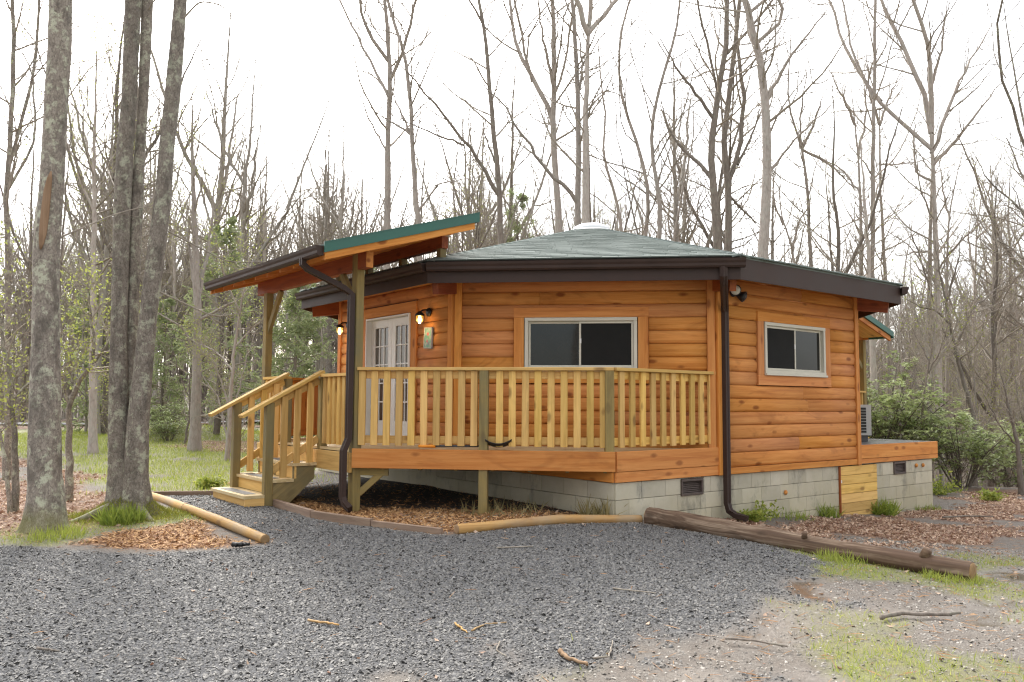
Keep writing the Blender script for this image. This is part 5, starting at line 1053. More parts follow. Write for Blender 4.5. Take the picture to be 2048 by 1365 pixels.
TRACED = [
["pale forked bare tree rising just left above the porch roof peak",1.0,[[0.142,0.028,[[-3.96,26.0,-1.43],[-3.99,26.0,5.46],[-4.02,26.0,8.95],[-3.98,26.0,10.4],[-4.05,26.0,11.2],[-4.2,26.0,13.04],[-4.48,26.0,16.53]]],[0.055,0.009,[[-4.08,26.0,9.87],[-4.64,26.39,11.03],[-5.67,27.06,13.08],[-7.18,28.04,16.08]]],[0.063,0.016,[[-4.13,26.0,11.1],[-4.74,25.56,11.83],[-4.87,25.17,12.62],[-5.38,23.64,15.72]]],[0.063,0.016,[[-3.82,26.0,10.52],[-3.45,25.66,11.37],[-3.09,25.15,12.62],[-2.19,23.87,15.75]]],[0.039,0.002,[[-4.08,26.0,8.06],[-4.55,25.83,8.82],[-4.92,25.63,9.81],[-5.09,25.54,10.37]]]]],
["slender leaning bare tree second from left above the porch roof",1.0,[[0.113,0.021,[[-2.54,25.0,-1.6],[-2.89,25.0,5.46],[-3.1,25.0,7.51],[-3.19,25.0,9.17],[-3.24,25.0,10.17],[-3.7,25.0,11.69],[-3.96,25.0,12.54],[-4.98,25.0,15.89]]],[0.045,0.003,[[-3.24,25.0,8.23],[-3.65,25.4,9.32],[-3.79,25.53,9.7],[-3.95,25.68,10.25]]],[0.045,0.003,[[-3.32,25.0,8.31],[-3.68,25.13,8.62],[-4.14,25.28,8.91],[-4.53,25.41,9.28]]],[0.038,0.002,[[-2.82,25.0,5.96],[-2.23,24.85,6.71],[-1.54,24.75,6.73],[-1.07,24.68,6.86]]]]],
["bare tree with a long dark limb sweeping up to the left",1.0,[[0.123,0.017,[[-0.18,24.0,-1.78],[-0.34,24.0,4.9],[-0.43,24.0,6.68],[-0.57,24.0,8.01],[-0.72,24.0,9.62],[-0.87,24.0,11.24],[-1.05,24.0,12.06],[-1.8,24.0,15.48]]],[0.065,0.003,[[-0.38,24.0,6.25],[-1.03,23.69,7.13],[-1.47,23.5,7.59],[-2.03,23.24,8.28],[-2.71,22.93,9.08],[-3.24,22.72,9.5],[-3.6,22.58,9.9]]],[0.036,0.002,[[-1.5,24.0,7.71],[-2.43,23.58,7.86],[-3.15,23.23,8.06],[-3.57,23.03,8.3]]],[0.036,0.002,[[-0.66,24.0,7.16],[-0.88,24.16,8.05],[-0.82,24.24,8.49],[-0.76,24.33,9.08]]],[0.036,0.009,[[-0.81,24.0,11.13],[-1.09,23.89,11.62],[-1.28,23.82,11.89],[-3.25,23.09,14.69]]]]],
["tall grey tree with candelabra limbs and a broken snag top",1.0,[[0.151,0.027,[[1.65,25.0,-2.05],[1.42,25.0,5.33],[1.28,25.0,7.54],[1.2,25.0,8.92],[1.26,25.0,8.97],[1.27,25.0,10.88],[1.22,25.0,12.58],[1.12,25.0,16.08]]],[0.083,0.015,[[1.2,25.0,8.81],[1.03,25.09,9.34],[0.55,25.26,10.18],[0.1,25.42,11.06],[-0.05,25.62,12.3],[-0.13,25.72,12.93],[-0.57,26.26,16.36]]],[0.068,0.005,[[1.52,25.0,9.48],[1.18,24.73,9.93],[0.95,24.36,10.61],[0.8,23.96,11.34],[0.66,23.58,12.23]]],[0.053,0.012,[[0.51,25.0,10.16],[0.32,24.82,10.96],[0.09,24.6,11.92],[-0.0,24.51,12.32],[-0.75,23.76,15.66]]],[0.045,0.009,[[1.27,25.0,9.69],[1.57,24.64,10.34],[1.69,24.17,11.23],[1.78,23.9,11.72],[2.34,22.23,14.75]]]]],
["thick straight trunk directly behind the skylight dome, forked high",1.0,[[0.166,0.012,[[2.01,22.0,-1.7],[1.98,22.0,4.52],[1.96,22.0,6.64],[1.98,22.0,8.1],[2.01,22.0,9.08],[2.06,22.0,10.42],[2.13,22.0,12.61]]],[0.087,0.021,[[2.05,22.0,10.22],[1.8,21.79,10.61],[1.62,21.58,11.0],[0.3,20.04,13.85]]],[0.067,0.016,[[2.17,22.0,10.28],[2.52,22.12,10.73],[2.9,22.25,11.26],[4.9,22.93,14.05]]],[0.067,0.019,[[2.06,22.0,10.42],[2.1,21.81,10.98],[2.2,21.68,11.33],[3.11,20.5,14.5]]],[0.033,0.002,[[2.06,22.0,8.04],[2.33,21.92,8.29],[2.42,21.9,8.35],[2.81,21.81,8.73]]]]],
["companion trunk leaning against the thick trunk by the skylight",1.0,[[0.116,0.027,[[1.79,22.5,-1.74],[1.8,22.5,4.62],[1.81,22.5,8.28],[1.76,22.5,9.8],[1.66,22.5,10.88],[1.62,22.5,11.32],[1.3,22.5,14.81]]],[0.061,0.002,[[1.83,22.5,5.6],[1.76,22.46,5.63],[1.16,22.13,6.07],[0.67,21.82,6.48],[0.28,21.45,7.12],[-0.05,21.19,7.5],[-0.45,20.91,7.87],[-0.77,20.69,8.15],[-1.09,20.47,8.55]]],[0.048,0.003,[[1.83,22.5,8.15],[1.95,22.83,9.72],[1.76,23.06,10.86],[1.68,23.15,11.44]]]]],
["dark crooked trunk with a sharp elbow above the front eave",1.0,[[0.153,0.031,[[5.92,23.0,-2.11],[5.78,23.0,4.18],[5.68,23.0,6.44],[5.53,23.0,7.21],[5.77,23.0,8.04],[5.81,23.0,9.19],[6.11,23.0,9.78],[6.13,23.0,11.6],[6.17,23.0,15.1]]],[0.063,0.003,[[5.58,23.0,6.54],[5.13,23.17,6.98],[4.56,23.4,7.68],[4.37,23.64,8.65],[4.28,23.75,9.23]]],[0.056,0.003,[[5.74,23.0,7.99],[5.28,22.83,8.58],[4.68,22.62,9.22],[4.22,22.42,9.93],[3.97,22.31,10.44]]],[0.049,0.008,[[6.05,23.0,9.97],[6.45,23.12,10.39],[7.18,23.36,11.33],[7.6,23.49,11.86],[9.73,24.15,14.55]]],[0.042,0.008,[[5.78,23.0,9.09],[5.47,22.67,9.97],[5.2,22.39,10.71],[5.1,22.2,11.19],[4.43,20.94,14.38]]]]],
["twin stemmed tree between the dark crooked trunk and the big pale trunk",1.0,[[0.145,0.026,[[6.22,24.0,-2.25],[6.32,24.0,4.36],[6.38,24.0,6.39],[6.17,24.0,7.52],[6.37,24.0,8.72],[6.45,24.0,9.39],[6.62,24.0,10.71],[6.79,24.0,12.11],[7.21,24.0,15.58]]],[0.08,0.015,[[6.41,24.0,6.45],[6.66,24.1,7.09],[7.0,24.43,9.22],[6.92,24.65,10.69],[6.87,24.87,12.23],[6.76,25.36,15.69]]],[0.051,0.003,[[6.69,24.0,7.21],[7.2,24.33,8.07],[7.51,24.6,8.87],[7.68,24.74,9.42]]],[0.044,0.003,[[6.38,24.0,6.3],[6.92,24.29,5.7],[7.29,24.44,5.43],[7.66,24.59,5.28]]]]],
["big pale leaning trunk, the broadest one behind the right roof slope",1.0,[[0.172,0.048,[[6.17,21.0,-1.9],[6.41,21.0,3.69],[6.55,21.0,5.31],[6.58,21.0,7.05],[6.54,21.0,8.22],[6.35,21.0,9.41],[6.06,21.0,10.6],[5.23,21.0,14.0]]],[0.057,0.003,[[6.66,21.0,7.91],[6.89,20.8,8.49],[7.15,20.6,9.01],[7.76,20.29,9.72],[8.06,20.14,10.19]]],[0.051,0.008,[[6.4,21.0,9.65],[6.94,20.9,9.88],[7.12,20.82,10.31],[6.78,20.75,10.54],[3.92,20.16,12.47]]],[0.038,0.002,[[6.65,21.0,6.11],[7.07,20.67,6.61],[7.57,20.28,7.12],[7.87,20.05,7.4],[8.18,19.82,7.81]]],[0.051,0.01,[[6.24,21.0,10.32],[6.65,21.17,10.69],[7.11,21.34,10.94],[10.03,22.42,12.53]]]]],
["thin crooked bare tree right of the big pale trunk",1.0,[[0.098,0.006,[[9.25,25.0,-3.59],[9.13,25.0,4.1],[9.05,25.0,6.67],[8.9,25.0,8.05],[8.61,25.0,8.78],[8.47,25.0,9.57],[8.61,25.0,11.01],[8.7,25.0,12.17]]],[0.053,0.003,[[8.9,25.0,8.05],[9.19,24.82,8.48],[9.35,24.6,9.08],[9.47,24.44,9.64]]],[0.045,0.002,[[8.95,25.0,7.83],[9.61,25.17,7.58],[10.21,25.34,7.23],[10.78,25.54,6.65],[11.11,25.65,6.44]]],[0.038,0.002,[[8.92,25.0,8.02],[8.79,24.75,8.85],[8.87,24.4,9.97],[8.9,24.26,10.55]]]]],
["short leaning tree low behind the right roof edge",1.0,[[0.087,0.004,[[9.15,24.0,-3.26],[8.29,24.0,4.15],[8.04,24.0,5.12],[7.82,24.0,5.86],[7.88,24.0,6.31],[7.96,24.0,7.1]]],[0.044,0.002,[[8.29,24.0,4.52],[8.29,23.75,5.21],[8.49,23.59,5.62],[8.69,23.43,6.15]]],[0.036,0.002,[[7.87,24.0,5.41],[7.62,23.89,5.98],[7.65,23.81,6.38],[7.69,23.72,6.97]]]]],
["left one of three parallel slim trunks behind the right eave",1.0,[[0.102,0.005,[[10.15,24.0,-3.78],[10.21,24.0,3.5],[10.26,24.0,6.75],[10.14,24.0,8.41],[10.1,24.0,8.82],[10.03,24.0,9.77]]],[0.051,0.003,[[10.14,24.0,8.41],[9.76,23.74,8.88],[9.41,23.5,9.3],[9.13,23.31,9.76]]],[0.044,0.003,[[10.31,24.0,7.53],[10.65,24.28,8.77],[10.73,24.56,10.04],[10.76,24.66,10.63]]],[0.036,0.002,[[10.22,24.0,6.33],[9.82,24.36,7.1],[9.38,24.59,7.4],[9.02,24.78,7.77]]]]],
["middle one of three parallel slim trunks, the tallest of them",1.0,[[0.085,0.026,[[10.22,23.5,-3.63],[10.32,23.5,3.36],[10.41,23.5,6.61],[10.49,23.5,8.7],[10.58,23.5,10.37],[10.63,23.5,11.88],[10.75,23.5,15.38]]],[0.043,0.009,[[10.46,23.5,9.01],[10.31,23.68,9.54],[10.1,24.09,10.78],[10.11,24.43,11.87],[10.14,25.47,15.21]]],[0.028,0.002,[[10.39,23.5,6.64],[10.01,23.31,7.09],[9.72,23.2,7.28],[9.34,23.05,7.65]]]]],
["right one of three parallel slim trunks with a gentle bow",1.0,[[0.104,0.006,[[11.3,24.5,-4.5],[11.17,24.5,3.28],[11.07,24.5,6.22],[11.08,24.5,7.69],[11.11,24.5,8.62],[11.14,24.5,9.76]]],[0.044,0.002,[[11.11,24.5,8.62],[11.49,24.76,9.34],[12.06,25.1,10.27],[12.3,25.24,10.78]]],[0.044,0.002,[[11.12,24.5,8.54],[10.73,24.26,9.3],[10.57,24.01,10.13],[10.48,23.87,10.7]]],[0.03,0.002,[[11.13,24.5,7.23],[11.63,24.38,7.2],[12.11,24.27,7.25],[12.58,24.16,7.42]]]]],
["large spreading bare tree with a wide crown right of the cabin",1.0,[[0.146,0.01,[[11.79,23.0,-3.98],[11.84,23.0,0.15],[11.92,23.0,3.51],[11.92,23.0,5.85],[11.9,23.0,7.12],[11.88,23.0,7.81],[11.84,23.0,9.65]]],[0.07,0.011,[[11.87,23.0,7.23],[11.74,23.11,7.47],[11.3,23.46,8.17],[10.83,23.8,8.81],[10.63,24.04,9.44],[10.19,24.51,10.65],[9.98,25.06,12.31],[9.56,26.15,15.61]]],[0.077,0.014,[[11.89,23.0,7.88],[11.93,23.11,8.44],[11.74,23.27,9.14],[11.61,23.45,10.01],[11.24,23.69,11.11],[11.03,23.89,12.08],[10.3,24.58,15.43]]],[0.07,0.014,[[11.86,23.0,7.96],[11.8,22.73,9.02],[11.68,22.52,9.8],[11.26,22.24,10.82],[10.94,22.06,11.45],[9.4,21.2,14.47]]],[0.063,0.003,[[12.01,23.0,7.23],[12.52,23.28,8.5],[13.14,23.54,9.64],[14.32,23.94,11.43],[14.58,24.03,11.95]]],[0.056,0.003,[[12.04,23.0,6.94],[12.37,22.8,7.32],[12.84,22.45,8.06],[13.2,22.2,8.54],[13.47,22.02,9.01]]],[0.042,0.003,[[11.82,23.0,6.36],[11.51,23.19,6.56],[11.61,23.51,7.39],[11.77,23.74,8.03],[11.88,23.9,8.59]]],[0.049,0.003,[[11.92,23.0,8.98],[12.02,22.63,9.85],[12.0,22.27,10.7],[11.99,22.08,11.26]]]]],
["grey trunk standing close behind the large spreading tree",1.0,[[0.134,0.009,[[13.13,26.0,-5.43],[13.17,26.0,0.48],[13.22,26.0,3.96],[13.37,26.0,6.22],[13.48,26.0,8.17],[13.56,26.0,9.9]]],[0.039,0.002,[[13.25,26.0,4.93],[12.7,25.8,4.81],[12.22,25.62,4.66],[11.79,25.46,4.65]]]]],
["slim bare tree with rising forks far right of the cabin",1.0,[[0.083,0.005,[[13.06,25.0,-5.09],[13.17,25.0,1.68],[13.26,25.0,4.43],[13.38,25.0,5.67],[13.52,25.0,6.61],[13.78,25.0,7.39],[13.99,25.0,8.19]]],[0.038,0.002,[[13.27,25.0,4.74],[14.0,25.12,5.24],[14.71,25.25,5.82],[15.08,25.32,6.24]]],[0.038,0.002,[[13.42,25.0,5.83],[13.38,25.31,6.69],[13.48,25.62,7.57],[13.53,25.78,8.14]]]]],
["thin grey tree with a crooked double top near the right picture edge",1.0,[[0.09,0.005,[[14.88,27.0,-5.63],[14.99,27.0,-0.79],[15.16,27.0,2.8],[15.24,27.0,4.13],[15.34,27.0,5.88],[15.59,27.0,6.97],[15.75,27.0,7.85]]],[0.049,0.003,[[15.23,27.0,4.13],[15.31,27.46,5.55],[15.53,27.68,6.29],[15.66,27.81,6.85]]],[0.041,0.002,[[15.33,27.0,5.63],[15.97,26.86,6.1],[16.5,26.75,6.42],[16.9,26.67,6.78]]]]],
["dark crooked thin trunk winding behind the leafy shrub on the right",1.0,[[0.063,0.004,[[10.55,19.0,-2.12],[10.6,19.0,-0.29],[10.29,19.0,0.84],[10.09,19.0,1.97],[10.0,19.0,2.55],[9.92,19.0,3.07],[9.83,19.0,3.82]]],[0.029,0.001,[[10.09,19.0,1.97],[9.7,18.85,2.18],[9.22,18.68,2.25],[8.77,18.52,2.44]]],[0.034,0.002,[[10.19,19.0,1.39],[10.66,19.26,2.0],[10.94,19.42,2.37],[11.88,19.76,2.96],[12.27,19.9,3.32]]],[0.029,0.001,[[10.02,19.0,2.43],[10.09,18.78,2.87],[10.1,18.57,3.29],[10.11,18.36,3.84]]]]],
["dark broken snag leaning at the far right of the slope",1.0,[[0.052,0.005,[[9.48,15.5,-1.81],[9.44,15.5,-0.73],[9.29,15.5,-0.05],[9.15,15.5,0.76]]],[0.019,0.001,[[9.44,15.5,-0.64],[9.1,15.38,-0.45],[8.91,15.29,-0.22],[8.62,15.15,0.25]]]]],
["brown straight trunk beside the rear porch post",1.0,[[0.103,0.01,[[8.84,20.0,-2.11],[8.82,20.0,-0.96],[8.76,20.0,0.48],[8.75,20.0,1.45],[8.69,20.0,2.55],[8.69,20.0,3.78],[8.65,20.0,4.77],[8.59,20.0,6.63]]],[0.03,0.001,[[8.74,20.0,1.33],[9.11,20.1,1.83],[9.39,20.17,2.08],[9.74,20.26,2.51]]]]],
["slim dark sapling in front of the leafy shrub right of the cabin",1.0,[[0.037,0.002,[[8.54,17.5,-1.83],[8.56,17.5,-1.36],[8.7,17.5,0.11],[8.86,17.5,0.96],[8.97,17.5,1.6],[9.05,17.5,2.19]]],[0.016,0.001,[[8.86,17.5,0.96],[8.71,17.6,1.28],[8.61,17.69,1.61],[8.48,17.81,2.17]]],[0.016,0.001,[[8.83,17.5,0.74],[8.98,17.3,1.16],[9.03,17.17,1.46],[9.1,16.98,2.02]]]]],
["dark branching tree whose purple twigs hang in at the upper right edge",0.5,[[0.047,0.003,[[8.48,13.0,-1.81],[8.49,13.0,-0.69],[8.52,13.0,1.67],[8.38,13.0,3.28],[8.23,13.0,4.42],[8.1,13.0,5.33],[7.98,13.0,6.25],[7.92,13.0,6.85]]],[0.024,0.001,[[8.56,13.0,2.8],[8.2,13.1,3.14],[7.8,13.22,3.58],[7.71,13.26,3.76],[7.5,13.35,4.3]]],[0.024,0.003,[[8.3,13.0,4.1],[7.74,12.56,4.91],[7.39,12.33,5.29],[7.28,11.98,5.91],[6.75,10.28,8.92]]],[0.02,0.001,[[8.5,13.0,2.15],[8.15,13.26,2.52],[7.84,13.48,2.81],[7.74,13.64,3.18],[7.62,13.82,3.73]]]]],
["grey upright tree left of the porch gutter, forked low with ivy twigs",1.0,[[0.13,0.006,[[-7.41,19.5,-1.34],[-7.43,19.5,0.49],[-7.46,19.5,1.91],[-7.5,19.5,2.82],[-7.64,19.5,4.55],[-7.73,19.5,6.39],[-7.78,19.5,7.56]]],[0.047,0.002,[[-7.47,19.5,2.39],[-7.38,19.93,3.91],[-7.46,20.2,4.97],[-7.39,20.45,5.93],[-7.36,20.57,6.51]]],[0.047,0.002,[[-7.52,19.5,2.63],[-7.92,19.88,4.03],[-8.26,20.13,4.95],[-8.42,20.25,5.51]]],[0.041,0.001,[[-7.42,19.5,1.91],[-6.83,19.39,2.2],[-6.4,19.3,2.37],[-5.96,19.21,2.66]]],[0.035,0.001,[[-7.47,19.5,1.2],[-7.77,19.26,1.77],[-8.27,19.04,2.03],[-8.67,18.87,2.36]]]]],
["straight thin tree with sprays of level twigs between the two big trunks",1.4,[[0.09,0.004,[[-9.28,18.5,-1.34],[-9.39,18.5,1.12],[-9.44,18.5,2.7],[-9.5,18.5,4.54],[-9.58,18.5,5.46],[-9.56,18.5,6.28],[-9.62,18.5,7.93],[-9.64,18.5,8.67]]],[0.028,0.001,[[-9.52,18.5,4.54],[-9.42,18.84,5.45],[-9.28,19.01,5.86],[-9.14,19.19,6.4]]],[0.028,0.001,[[-9.51,18.5,4.31],[-9.88,18.31,5.29],[-10.07,18.18,5.94],[-10.2,18.09,6.51]]],[0.028,0.001,[[-9.53,18.5,5.12],[-9.92,18.75,6.01],[-10.16,19.02,7.06],[-10.26,19.14,7.63]]]]],
["dark tall tree at the left picture edge with rising limbs",1.3,[[0.055,0.013,[[-7.82,13.0,-1.39],[-7.84,13.0,-0.63],[-7.96,13.0,1.25],[-8.08,13.0,3.18],[-8.07,13.0,4.32],[-8.07,13.0,5.48],[-8.16,13.0,6.48],[-8.47,13.0,9.97]]],[0.028,0.005,[[-8.08,13.0,3.75],[-7.97,13.15,4.71],[-7.95,13.33,5.88],[-7.98,13.43,6.62],[-8.12,13.9,10.09]]],[0.024,0.001,[[-8.08,13.0,3.42],[-7.87,13.16,3.8],[-7.88,13.39,4.54],[-8.28,13.76,5.8],[-8.97,13.99,6.39],[-9.32,14.11,6.81]]]]],
["bent mossy sapling with a low fork beside the leftmost big trunk",1.0,[[0.046,0.003,[[-5.4,10.2,-1.39],[-5.4,10.2,-0.61],[-5.45,10.2,-0.03],[-5.34,10.2,0.23],[-5.18,10.2,0.43],[-5.15,10.2,0.62],[-5.24,10.2,1.11],[-5.33,10.2,1.7]]],[0.019,0.001,[[-5.43,10.2,0.0],[-5.5,10.05,0.36],[-5.46,9.84,0.89],[-5.43,9.66,1.46]]],[0.015,0.001,[[-5.15,10.2,0.52],[-5.04,10.27,0.69],[-5.01,10.35,0.94],[-4.96,10.5,1.51]]]]],
["dark curved sapling left of the leftmost big trunk",1.0,[[0.039,0.003,[[-5.49,9.3,-1.39],[-5.54,9.3,-0.56],[-5.61,9.3,-0.0],[-5.65,9.3,0.33],[-5.75,9.3,0.67],[-5.87,9.3,1.35],[-5.95,9.3,1.94]]],[0.014,0.001,[[-5.6,9.3,0.05],[-5.51,9.37,0.17],[-5.34,9.46,0.2],[-4.92,9.68,0.39]]],[0.011,0.001,[[-5.62,9.3,0.16],[-5.62,9.39,0.39],[-5.42,9.49,0.43],[-5.0,9.7,0.63]]]]],
["thin pale sapling at the very left edge of the leaf litter",1.0,[[0.025,0.002,[[-5.49,9.2,-1.39],[-5.56,9.2,-0.77],[-5.64,9.2,-0.45],[-5.72,9.2,-0.12],[-5.83,9.2,0.47]]]]],
["slim leaning tree crossing behind the porch steps with bare side twigs",1.0,[[0.046,0.002,[[-5.8,17.0,-1.37],[-5.75,17.0,0.64],[-5.63,17.0,1.88],[-5.52,17.0,2.5],[-5.46,17.0,3.13],[-5.41,17.0,3.73]]],[0.021,0.001,[[-5.74,17.0,0.69],[-6.2,17.23,1.06],[-6.57,17.37,1.17],[-7.0,17.53,1.42]]],[0.021,0.001,[[-5.69,17.0,1.25],[-5.36,17.17,1.58],[-5.18,17.25,1.7],[-4.81,17.42,2.07]]],[0.021,0.001,[[-5.63,17.0,1.88],[-5.89,16.8,2.47],[-5.96,16.67,2.86],[-6.04,16.52,3.43]]]]],
["multi stemmed bush tree beside the lawn left of the steps",1.0,[[0.034,0.001,[[-6.39,19.0,-1.35],[-6.51,19.0,0.02],[-6.83,19.0,0.82],[-7.19,19.0,1.4],[-7.44,19.0,1.93]]],[0.034,0.001,[[-6.35,19.0,-1.35],[-6.39,19.31,0.14],[-6.21,19.57,1.21],[-6.13,19.68,1.79]]],[0.029,0.001,[[-6.47,19.0,-1.35],[-6.8,19.33,0.02],[-7.44,19.57,0.73],[-7.75,19.69,1.2]]],[0.029,0.001,[[-6.32,19.0,-1.35],[-6.17,19.2,-0.32],[-5.87,19.33,0.03],[-5.57,19.46,0.5]]]]],
["pale straight trunk far behind the porch gutter",1.2,[[0.093,0.003,[[-8.58,34.0,-1.27],[-8.86,34.0,6.91],[-8.92,34.0,7.76],[-8.83,34.0,9.88],[-8.71,34.0,11.17],[-8.66,34.0,11.78]]]]],
["pale trunk with a forked top far behind the porch beam",1.2,[[0.09,0.003,[[-7.52,33.0,-1.27],[-7.46,33.0,5.7],[-7.42,33.0,8.15],[-7.67,33.0,10.22],[-7.48,33.0,11.05],[-7.37,33.0,11.64]]]]],
["grey trunk left of the porch gutter tip",1.2,[[0.1,0.004,[[-8.93,30.0,-1.26],[-9.03,30.0,3.69],[-9.16,30.0,6.84],[-9.08,30.0,8.71],[-9.2,30.0,9.47],[-9.28,30.0,10.12]]]]],
["grey trunk rising behind the thin evergreen on the left",1.2,[[0.087,0.003,[[-10.5,32.0,-1.27],[-10.61,32.0,3.93],[-10.74,32.0,6.89],[-10.67,32.0,9.29],[-10.84,32.0,10.09],[-10.94,32.0,10.68]]]]],
["thin bare tree left of the long sweeping limb",1.2,[[0.091,0.003,[[-1.56,30.0,-2.0],[-2.03,30.0,6.13],[-2.23,30.0,7.81],[-2.06,30.0,9.32],[-1.79,30.0,10.08],[-1.63,30.0,10.65]]]]],
["thin leaning tree under the long sweeping limb",1.2,[[0.084,0.003,[[-0.51,31.0,-2.23],[-1.24,31.0,6.34],[-1.48,31.0,7.69],[-1.74,31.0,9.24],[-2.23,31.0,10.41],[-2.42,31.0,10.97]]]]],
["slim wavy bare tree right of the skylight trunk",1.2,[[0.094,0.003,[[3.96,26.0,-2.36],[3.5,26.0,5.19],[3.34,26.0,6.48],[2.79,26.0,8.11],[3.03,26.0,8.93],[2.79,26.0,10.58],[2.71,26.0,12.42],[2.69,26.0,13.04]]]]],
["crooked bare tree leaning left above the roof centre",1.2,[[0.091,0.011,[[3.73,25.0,-2.22],[4.05,25.0,4.84],[4.21,25.0,6.55],[3.76,25.0,8.28],[3.23,25.0,9.7],[3.31,25.0,11.62],[3.63,25.0,12.59],[4.73,25.0,15.91]]]]],
["bare tree bowing right between roof centre and crooked trunk",1.2,[[0.094,0.011,[[4.13,24.0,-2.11],[4.3,24.0,4.65],[4.37,24.0,5.99],[4.05,24.0,7.49],[4.21,24.0,9.01],[4.9,24.0,11.17],[4.98,24.0,12.1],[5.28,24.0,15.59]]]]],
["small leaning bare tree in front of the crooked trunk",1.2,[[0.082,0.003,[[4.63,27.0,-2.54],[5.28,27.0,5.06],[5.63,27.0,7.08],[6.07,27.0,9.12],[6.0,27.0,10.49],[5.98,27.0,11.09]]]]],
["crooked thin sapling beside the right eave tip",1.2,[[0.053,0.002,[[10.29,22.0,-3.06],[10.35,22.0,1.47],[10.38,22.0,2.54],[10.58,22.0,3.89],[10.83,22.0,4.99],[10.94,22.0,5.58]]]]],
["slim grey tree near the right picture edge",1.2,[[0.058,0.002,[[13.93,24.0,-4.65],[13.95,24.0,-1.27],[13.98,24.0,1.62],[14.06,24.0,3.67],[14.33,24.0,5.01],[14.42,24.0,5.6]]]]],
["small twiggy tree at the upper right edge",1.2,[[0.049,0.002,[[16.67,27.0,-5.63],[16.56,27.0,4.13],[16.53,27.0,5.47],[16.75,27.0,6.81],[16.46,27.0,7.99],[16.35,27.0,8.58]]]]],
["thin leaning tree between the two big left trunks",1.2,[[0.058,0.002,[[-11.02,24.0,-1.15],[-11.22,24.0,0.59],[-11.95,24.0,2.33],[-12.84,24.0,4.39],[-12.7,24.0,6.18],[-12.66,24.0,6.78]]]]],
["thin dark tree right behind the leftmost big trunk",1.2,[[0.053,0.002,[[-12.21,22.0,-1.3],[-12.18,22.0,1.33],[-12.11,22.0,4.02],[-12.08,22.0,6.35],[-11.95,22.0,7.88],[-11.91,22.0,8.48]]]]],
["thin tree right behind the leaning stem of the clump",1.2,[[0.071,0.003,[[-10.97,26.0,-1.06],[-10.9,26.0,0.65],[-10.68,26.0,3.18],[-10.83,26.0,5.26],[-10.64,26.0,6.72],[-10.58,26.0,7.32]]]]],
["grey trunk seen between porch post and cabin eave",1.2,[[0.074,0.003,[[-7.38,27.0,-1.26],[-7.38,27.0,0.04],[-7.37,27.0,2.66],[-7.59,27.0,4.65],[-7.46,27.0,5.99],[-7.41,27.0,6.59]]]]],
["grey trunk seen behind the stair rail under the eave",1.2,[[0.068,0.002,[[-6.54,28.0,-1.29],[-6.49,28.0,0.73],[-6.43,28.0,1.92],[-6.55,28.0,3.11],[-6.6,28.0,3.71]]]]]]

for i, (label, tw, limbs) in enumerate(TRACED):
    near = limbs[0][2][0][1] < 14
    spring = 1 if (limbs[0][2][0][0] < -4.9 and limbs[0][2][0][1] < 27) else 0
    bk = M_BARK_NEAR if near else (M_BARK_DARK if 'dark' in label else M_BARK)
    add_tree('bare_tree', label, 'tree', limbs[0][2][0], [(a, b, P) for a, b, P in limbs], bk, tw, 100 + i, None, spring, tr=(.35, .98) if tw > 1 else (.5, .98), twigs=(17, 8, 5) if i < 32 else (16, 7, 4))
# --- the two big trees in the left foreground
def hero_stem(rows, k=34, ridge=.05, seed=1, flare=None):
    rg_ = np.random.default_rng(seed); P = np.array([r[:3] for r in rows], float); rr = np.array([r[3] for r in rows]); d = np.concatenate([[0], np.cumsum(np.linalg.norm(np.diff(P, axis=0), axis=1))]); n = 170; t_ = np.concatenate([np.linspace(0, .8, 18)[:-1], np.linspace(.8, d[-1], n - 17)])
    Q = np.stack([np.interp(t_, d, P[:, i]) for i in range(3)], -1); R_ = np.interp(t_, d, rr); V, F = tubes(Q[None], R_[None], k); n = len(t_)
    V = V.reshape(n, k, 3); a = np.arange(k) * 2 * np.pi / k; ph = rg_.uniform(0, 6, 4)
    f = 1 + ridge * (np.sin(a * 5 + ph[0])[None] * .5 + np.sin(a * 3 + ph[1] + t_[:, None] * .8) * .5) * .5 + .05 * (vn(np.broadcast_to(a[None] * 4.2, (n, k)), np.broadcast_to(t_[:, None] * 3.2 + a[None], (n, k)), 1., seed) - .5) + .05 * (vn(np.broadcast_to(a[None] * 9, (n, k)), np.broadcast_to(t_[:, None] * 9, (n, k)), 1., seed + 3) - .5) + rg_.normal(0, .008, (n, k)) + .05 * np.sin(t_ * 3.1 + ph[2])[:, None] * .5
    root = np.exp(-t_ / .16)[:, None] * (.35 * np.maximum(0, np.sin(a * 5 + ph[3]))[None])
    V = Q[:, None] + (V - Q[:, None]) * (f + root)[:, :, None]
    return V.reshape(-1, 3), F
def hero(label, base, stems, limbs_src, seed):
    o = thing('big_tree', label, 'tree', base); M = Matrix.Translation(base); ba = np.array(base)
    for i, s in enumerate(stems):
        v, f = hero_stem(s, seed=seed + i); ob('trunk' if len(stems) == 1 else 'stem', np_mesh('stem', v - ba, f, M_BARK_NEAR, True), o, M)
    rg_ = np.random.default_rng(seed); cr = []
    for P, r in limbs_src:
        P = resample(np.array(P) - ba, 14)[None]; rr = np.linspace(r, r * .4, 14)[None]; q, qr = sprout(P, rr, 5, .3, .95, .4, 45, 8, .03, .14, rg_, .5); ob('branch', np_mesh('branch', *join([tubes(P, rr, 6), tubes(q, qr, 3)]), M_TWIG, True), o, M)
    return o
